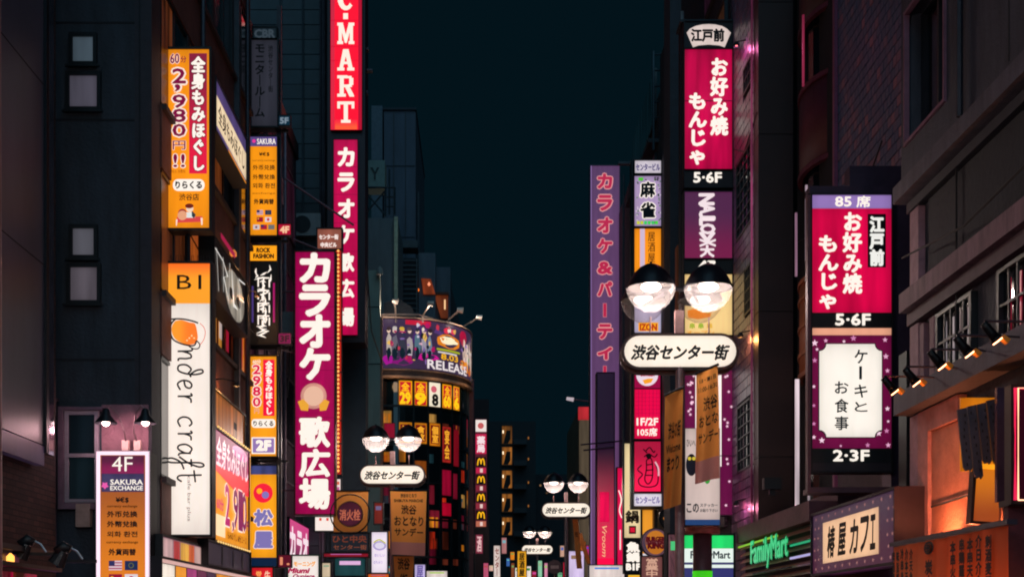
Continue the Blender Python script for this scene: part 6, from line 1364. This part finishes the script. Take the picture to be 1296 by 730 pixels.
# notice pillar
o = empty('notice_pillar', 'thick round pillar wrapped in a white notice beneath the nearest lamp banners', 'pillar', (WX(889, 19.4), 19.4, .12))
kk = 19.4/F
P(o, 'pillar_shaft', MB().lathe([(12*kk, .12), (12*kk, WZ(675, 19.4))], (WX(889, 19.4), 19.4, 0), 24), dull('5a3a40', .35, .3, var=.3), True)
P(o, 'striped_band', MB().lathe([(22*kk, WZ(675, 19.4)), (22*kk, WZ(666.5, 19.4))], (WX(889, 19.4), 19.4, 0), 24), dull('a8584a', .5, var=.5, scale=9), True)
P(o, 'green_band', MB().lathe([(12.6*kk, WZ(735, 19.4)), (12.6*kk, WZ(722, 19.4))], (WX(889, 19.4), 19.4, 0), 24), em('48e020', .9, .3), True)
s = frontal('shop_notice', 'white paper notice with a blue foot, printed with a small owl and text', (867, 542, 911, 664), 19.0, depth=.06, rim=.0, cat='notice'); s.rect(867, 542, 911, 657, em('e4ccc4', .8, .12), 1, 'face'); s.rect(867, 657, 911, 664, em('284a80', .7), 1, 'footer')
s.text('ひいへ', 869, 556, 880, 565, dull('5a5050'), 2, .03); s.disc(875, 588, 7, dull('22304a'), 2, 'owl_print', ry=14); s.disc(872.5, 580, 2.3, em('d8c040', .9), 3, 'owl_print', n=10); s.disc(878, 580, 2.3, em('d8c040', .9), 3, 'owl_print', n=10)
s.disc(895, 604, 4, em('48b048', .7), 2, 'leaf_print', ry=8); s.text('この', 869, 637, 884, 648, dull('22303c'), 3, .04); s.text('ステッカー', 886, 637, 908, 641, dull('3a4650'), 3, .03); s.text('お貼り下さい', 886, 643.5, 908, 647.5, dull('3a4650'), 3, .03)
# far street lamp arm
o = empty('far_street_light', 'slim far street light head reaching left beside the purple sign', 'street lamp', (WX(747, 60), 60, 0)); P(o, 'pole', MB().tube([(WX(748, 60), 60, 0), (WX(748, 60), 60, WZ(507, 60))], .07, 6), dull('4a3a48')); P(o, 'arm', MB().tube([(WX(748, 60), 60, WZ(508, 60)), (WX(725, 60), 60, WZ(505, 60))], .04, 6), dull('8a5a68', .4)); P(o, 'lamp_head', MB().tube([(WX(726, 60), 60, WZ(505.5, 60)), (WX(717, 60), 60, WZ(504, 60))], .09, 8, .07), em('c8b8c0', .8))

# ------------------------------------------------------------------ small far signs low in the street
far_signs = [
 ('slim white far sign with dark text left of the smallest lamp', (625, 690, 633, 745), 62, 'e8d4cc', 'センター', '8a3a30'),
 ('yellow far sign with black strokes beside the smallest lamp', (655, 697, 666, 745), 64, 'f0a820', '居酒屋', '201408'),
 ('tiny orange far sign above the street crowd of lights', (646, 698, 651, 708), 66, 'f08a20', None, None),
 ('purple and white far poster under the mid distance lamp', (720, 697, 739, 745), 47, 'dcc8f0', None, None),
 ('small crimson far sign left of the purple and white poster', (713, 711, 720, 745), 48, 'd8103c', None, None),
 ('white lit far shopfront strip at the bottom beneath the purple sign', (746, 715, 790, 745), 45, 'f4e2dc', None, None),
 ('small bright green and white far sign', (681, 709, 686, 730), 70, '98d8b0', None, None),
 ('tall slim cream far sign with red marks right of the half hidden lamp', (586, 692, 597, 745), 57, 'f0d8c4', '薬', 'd03020'),
 ('striped red, yellow and green far sign beside the curved building base', (587, 716, 598, 728), 56.5, '38c878', None, None),
 ('white far sign with black characters between brown banners', (567, 692, 573, 745), 58, 'dcd0d4', '酒場', '20202a'),
 ('lilac far sign beside the narrow brown banner', (525, 714, 538, 745), 40, 'c8b8e8', '屋', '6a5aa0'),
 ('teal far sign behind the white purple oval banner', (489, 716, 497, 745), 40, '40a8b0', None, None),
 ('orange glowing far shop light under the white banner', (466, 726, 492, 745), 38, 'e86820', None, None),
 ('dim pink far board at the foot of the stair building', (635, 680, 641, 700), 80, 'b87878', None, None),
 ('pale awning glow at the foot of the far stair building', (619, 715, 633, 722), 75, 'e8b8a8', None, None),
 ('amber far sign by the beige building foot', (735, 685, 741, 705), 66, 'c86a28', None, None),
 ('bright white far sign low at the street end', (664, 716, 672, 740), 74, 'f0e4dc', None, None),
 ('dark red far sign low at the street end', (673, 722, 680, 745), 76, '90202c', None, None),
 ('pink blossom far sign low in front of the stair building', (612, 712, 618, 740), 70, 'c85878', None, None),
 ('small cream plate beside the mid distance lamp banner', (709, 690, 714, 704), 52, 'd8a890', None, None),
 ('brown shop board under the round burger sign', (812, 704, 838, 745), 36, '7a4a48', '営業中', 'd8a890'),
 ('row of dim clothes lights left of the notice pillar', (846, 676, 864, 745), 30, '7a5058', None, None),
 ('thin bright red far strip left of the golden arches column', (596, 640, 599, 700), 60, 'b82030', None, None),
 ('dim orange far lantern board under the half hidden lamp', (569, 668, 577, 684), 62, 'b8581c', None, None),
 ('wide pale far shop band under the reddish brown banner', (540, 722, 566, 745), 52, 'e8d8d0', None, None),
 ('little magenta far sign just right of the amber sign', (742, 690, 746, 702), 62, 'c82878', None, None),
 ('tiny white far light box between the far lamps', (652, 718, 657, 745), 72, 'f0e8e0', None, None),
 ('tiny blue far sign at the street end', (641, 706, 645, 716), 78, '3868b0', None, None),
 ('narrow pink far sign at the foot of the farthest lamp', (689, 712, 693, 745), 72, 'd888a8', None, None),
 ('greenish far shop light right of the round road sign', (706, 724, 712, 745), 62, '78c090', None, None),
 ('brown far board with pale stripe left of the yellow far sign', (647, 712, 651, 745), 68, '8a4a2c', None, None),
 ('dim rose far sign under the golden arches column', (602, 676, 611, 700), 68, '8a3448', '酒', 'f0c0c0'),
 ('pale yellow far board left of the striped sign', (577, 700, 584, 745), 58, 'd8c080', None, None),
 ('dark teal far board under the dim brown board', (424, 706, 462, 728), 36, '1c4448', None, None),
 ('thin crimson canopy light below the hydrant sign', (410, 700, 466, 704), 35.5, '8a1828', None, None),
 ('small cream menu right of the menu board', (408, 712, 418, 730), 33, 'e0c8a8', None, None),
 ('orange glowing board behind the left row lamp pole', (474, 636, 484, 662), 36, '702018', None, None)]
for lb, px, Y, c, t, tc in far_signs:
    s = frontal('far_sign', lb, px, Y, depth=.2, rim=.03, group='small far signs low in the street'); s.rect(*px, em(c, .9, .25), 1, 'face')
    w, h = px[2]-px[0], min(px[3], 732)-px[1]
    if t: s.text(t, px[0]+w*.2, px[1]+h*.08, px[0]+w*.8, px[1]+h*.9, dull(tc) if tc[0] in '012' else em(tc, .9), 2, .04, vert=True)
    else:
        rr = random.Random(lb); s.rect(px[0]+w*.15, px[1]+h*.15, px[0]+w*.85, px[1]+h*rr.uniform(.25, .45), em('%02x%02x%02x' % tuple(rr.randint(60, 240) for _ in range(3)), .8), 2, 'panel')
s = None
o = empty('round_road_sign', 'dark round road sign low right of the farthest lamp', 'sign', (WX(702, 50), 50, 0)); P(o, 'pole', MB().tube([(WX(702, 50), 50.06, 0), (WX(702, 50), 50.06, WZ(718, 50))], .04, 6), dull('6a4a40')); P(o, 'disc', MB().tube([(WX(702, 50), 50, WZ(717, 50)), (WX(702, 50), 50.03, WZ(717, 50))], .27, 20), dull('4a2830', .5)); P(o, 'white_bar', MB().box(WX(697, 50), WX(707, 50), 49.985, 49.998, WZ(719, 50), WZ(715, 50)), dull('9a7a78', .5))

# left edge: clip spotlights over a glowing stall front
o = empty('stall_canopy', 'black canopy rails over a glowing stall front at the lower left corner', 'canopy', (-5.6, 14.5, 2.2))
P(o, 'top_rail', MB().box(-5.7, -5.62, 12, 17.6, WZ(694, 15)+.05, WZ(694, 15)+.12), BLK); P(o, 'lower_rail', MB().box(-5.6, -5.5, 12, 17.6, WZ(712, 15), WZ(712, 15)+.05), BLK)
P(o, 'lit_shelf', MB().box(-5.9, -5.72, 12, 16.6, 2.32, 2.46), em('70304a', .7, .9)); P(o, 'glow_strip', MB().box(-5.71, -5.69, 12, 16.0, 2.31, 2.36), em('ff9a30', 1.2, .95)); P(o, 'stall_front', MB().box(-5.9, -5.7, 12, 17.2, .3, 2.24), em('c01848', .8, .97))
for i in range(6): P(o, 'hanging_cloth', MB().box(-5.69, -5.66, 12.3+i*.8, 12.6+i*.8, .8, 2.24), dull(['3a4a5a', '8a3048', 'a86a50'][i % 3], .8))
for i in range(4): P(o, 'glow_lamp', MB().lathe([(.01, 0), (.05, .03), (.05, .12), (.01, .16)], (-5.67, 13.9+i*.75, 2.30), 8), em('ffb050', 2.0))
for px, py, lb in ((38, 688, 'left black clip spotlight over the stall canopy'), (84, 697, 'right black clip spotlight beside the dark wall pipe')):
    Y = 16.6; r = empty('clip_spotlight', lb, 'spotlight', (WX(px, Y), Y, WZ(py, Y)), group='clip spotlights at the lower left')
    MB().tube([(-.1, 0, -.02), (-.02, 0, .06), (.05, 0, .02)], .085, 12, .05).build('lamp_housing', BLK, r, smooth=True)
    MB().tube([(-.04, 0, .0), (-.13, 0, -.16)], .07, 12, .11).build('hood', BLK, r); MB().tube([(.03, 0, .05), (.13, 0, .0), (.2, 0, -.1)], .014, 6).build('arm', dull('9aa0a4', .3, .6), r)
    MB().box(-.02, .35, .05, .1, -.14, -.1).build('clamp', BLK, r)

def aircon(label, loc, rz):
    o = empty('air_conditioner', label, 'air conditioner', loc, rz, 'air conditioners on the walls')
    MB().box(0, .8, -.3, 0, 0, .62).build('casing', dull('8a8c90', .5, .1, var=.15), o)
    MB().tube([(.28, -.305, .31), (.28, -.33, .31)], .24, 20).build('fan_grille', dull('23262c', .5, .4), o)
    MB().box(.05, .1, -.34, 0, -.05, -.002).build('bracket', dull('3a3a40', .5), o); MB().box(.7, .75, -.34, 0, -.05, -.002).build('bracket', dull('3a3a40', .5), o)
    MB().tube([(.7, -.1, .0), (.72, -.08, -.6), (.72, -.02, -1.4)], .025, 6).build('pipe', dull('6a6a6c', .6), o)
ac = [ ('air conditioner near the top of the dark block beside the tower siding', (-5.0, 31.0, 11.5), 90), ('air conditioner beside the big karaoke sign', (-5.0, 33.6, 8.8), 90),
 ('air conditioner beneath the tower drain pipe', (WX(360, 38), 37.95, 9.0), 0), ('second air conditioner on the tower siding, above the first', (WX(372, 38), 37.95, 12.5), 0),
 ('air conditioner on the dark building behind the mahjong sign', (4.96, 41.5, 12.2), -90), ('lower air conditioner behind the mahjong sign', (4.96, 40.3, 8.0), -90), ('air conditioner beside the tall okonomiyaki column', (4.98, 30.5, 9.5), -90), ('air conditioner low beside the blossom strip', (4.98, 29.2, 6.3), -90)]
for lb, loc, a in ac: aircon(lb, loc, math.radians(a))
for i, (y, h) in enumerate(((29.8, 13), (31.9, 15), (34.4, 12))): P(R3, 'conduit', MB().tube([(4.96, y, 2), (4.96, y, h)], .035, 6), dull('4a505a', .5, .3))
for i in range(7):
    z = 3.6+i*1.9
    w = P(R3, 'window', MB().box(4.93, 4.999, 27.3, 30.0, z, z+.06).box(4.93, 4.999, 27.3, 30.0, z+1.24, z+1.3).box(4.93, 4.999, 27.3, 27.36, z+.06, z+1.24).box(4.93, 4.999, 28.6, 28.66, z+.06, z+1.24), dull('20262e', .5))
    sub(w, 'pane', box(4.97, 4.99, 27.36, 30, z+.06, z+1.24), em(['4a2038', '1a3038', '6a4028'][i % 3], .25, .9), R3.location)
for x, v in ((356, 0), (384, 0)): P(T, 'conduit', MB().tube([(WX(x, 38), 37.9, 3), (WX(x, 38), 37.9, 24)], .03, 6), dull('3a424a', .5, .3))

for lb, loc, e, col in (('small orange fill lamp added on the lilac tiles beside the tall column', (4.83, 25.1, 7.0), 18, (1, .40, .12)), ('small pink fill lamp added low on the lilac tiles', (4.83, 25.5, 3.9), 12, (1, .25, .42)), ('small pink fill lamp added high on the lilac tiles', (4.83, 25.5, 12.6), 8, (1, .2, .5)),
   ('small amber fill lamp added on the facade between the white and orange left signs', (-4.5, 24.6, 6.0), 22, (1, .42, .14)), ('small amber fill lamp added above the red price board of the left row', (-4.5, 26.9, 8.2), 16, (1, .42, .14))):
    o = empty('wall_lamp', lb, 'lamp', loc, 0, 'coloured fill lamps added to the walls'); sx = 1 if loc[0] > 0 else -1  # lamps added to spill orange and pink over the walls
    MB().lathe([(.01, .06), (.03, .05), (.06, 0), (.055, -.04)], (0, 0, 0), 12, False).build('lamp_shade', BLK, o); MB().lathe([(.004, -.03), (.02, -.02), (.02, 0)], (0, 0, 0), 8).build('bulb', em('ffa070', 1.5), o)
    MB().tube([(0, 0, .05), (sx*.25, 0, .1), (sx*(5-abs(loc[0])), 0, .08)], .012, 5).build('arm', BLK, o)
    lamp_light('wall_fill_light', (loc[0], loc[1], loc[2]-.08), e, col, .05)
# cables across the facades
def cable(label, pts, r=.012):
    o = empty('cable', label, 'cable', pts[0], group='cables along the facades'); P(o, 'wire', MB().tube(pts, r, 5), dull('0d0f13', .6))
cable('thin black cable drooping across the grey wall of the curved balcony building', [(5.3, 17.8, 8.0), (5.4, 19, 7.7), (5.5, 21, 7.9), (5.6, 24, 8.4)])
cable('pair of wires strung from the shoe sign frame down to the curved building', [(WX(463, 37), 37, 12), (WX(470, 44), 44, 11.2), (WX(484, 51.5), 51.5, 11.6)], .02)
cable('black wire running from the tall okonomiyaki column to the brown fin', [(WX(929, 26.6), 26.6, 11.0), (5.0, 25.6, 10.6), (5.0, 24.4, 10.9)])
cable('black wire hanging along the plaster wall above the arm spotlights', [(4.82, 15.4, 5.8), (4.84, 13.5, 5.6), (4.84, 11, 5.75)])
cable('thin cable sagging between the left building and the karaoke sign', [(-4.9, 22, 8.2), (-4.85, 26, 7.7), (-4.8, 30, 7.8), (-4.6, 33.2, 8.3)])

# ------------------------------------------------------------------ street level shop windows (glowing panes added below the frame as fill)
def shopfront(side, y0, y1, c, e, label, top=2.0, x=None):
    X_ = x or (-4.95 if side < 0 else 5.05); sg = -side
    o = empty('shopfront', label, 'shopfront', (X_, (y0+y1)/2, 0), group='lit shopfronts added for fill at street level')
    a, b = sorted((X_, X_+sg*.08)); P(o, 'frame', MB().box(a, b, y0, y0+.08, .12, top+.1).box(a, b, y1-.08, y1, .12, top+.1).box(a, b, y0+.08, y1-.08, top, top+.1).box(a, b, (y0+y1)/2-.03, (y0+y1)/2+.03, .4, top).box(a, b, y0+.08, y1-.08, .12, .4), BLK)
    a, b = sorted((X_+sg*.02, X_+sg*.04))
    P(o, 'pane', MB().box(a, b, y0+.08, (y0+y1)/2-.03, .4, top), em(c, e, .5)); P(o, 'pane', MB().box(a, b, (y0+y1)/2+.03, y1-.08, .4, top), em(c, e, .5))
cols = ['ffd0a0', 'e070c0', 'ffe0c8', 'ff9050', 'e080d0', 'fff0e0']
names = {'ffd0a0': 'warm cream', 'e070c0': 'orchid', 'ffe0c8': 'pale peach', 'ff9050': 'orange', 'e080d0': 'lilac pink', 'fff0e0': 'white'}
places = ['nearest', 'second', 'third', 'fourth', 'fifth', 'sixth', 'seventh', 'eighth', 'ninth', 'tenth']
for side in (-1, 1):
    ys = [7.5, 10.5, 13.5, 16.5, 20.5, 24, 28, 32, 37, 42]
    for i, y in enumerate(ys):
        if side > 0 and y in (10.5,): c, e = 'ff9050', 3
        else: c = cols[(i*2+(1 if side > 0 else 4)) % 6]; e = 1.4
        x = None
        if side < 0 and y < 19.5: x = -5.93
        shopfront(side, y, y+2.7, c, e, f'{names[c]} lit shop window added for fill at street level, {places[i]} along the {"left" if side < 0 else "right"} side', 1.95, x)
# orange floods added out of sight behind the awning rail to light the niche
for y in (13.0, 14.2):
    o = empty('niche_fill_floodlight', f'small orange fill floodlight added behind the awning rail, {"nearer" if y < 14 else "farther"} of the two', 'floodlight', (4.8, y, 2.42), group='added niche fill floodlights')
    MB().box(-.08, .04, -.1, .1, -.06, .0).build('lamp_housing', BLK, o); MB().box(-.06, .02, -.08, .08, .001, .012).build('lens', em('ff8030', 6), o)
    l = lamp_light('niche_fill_flood', (4.72, y, 2.45), 60, (1, .30, .11), .05, math.radians(150)); l.rotation_euler = Vector((.35, .25, 1)).to_track_quat('-Z', 'Y').to_euler()

flush_text()
if BLANK.users == 0: bpy.data.meshes.remove(BLANK)
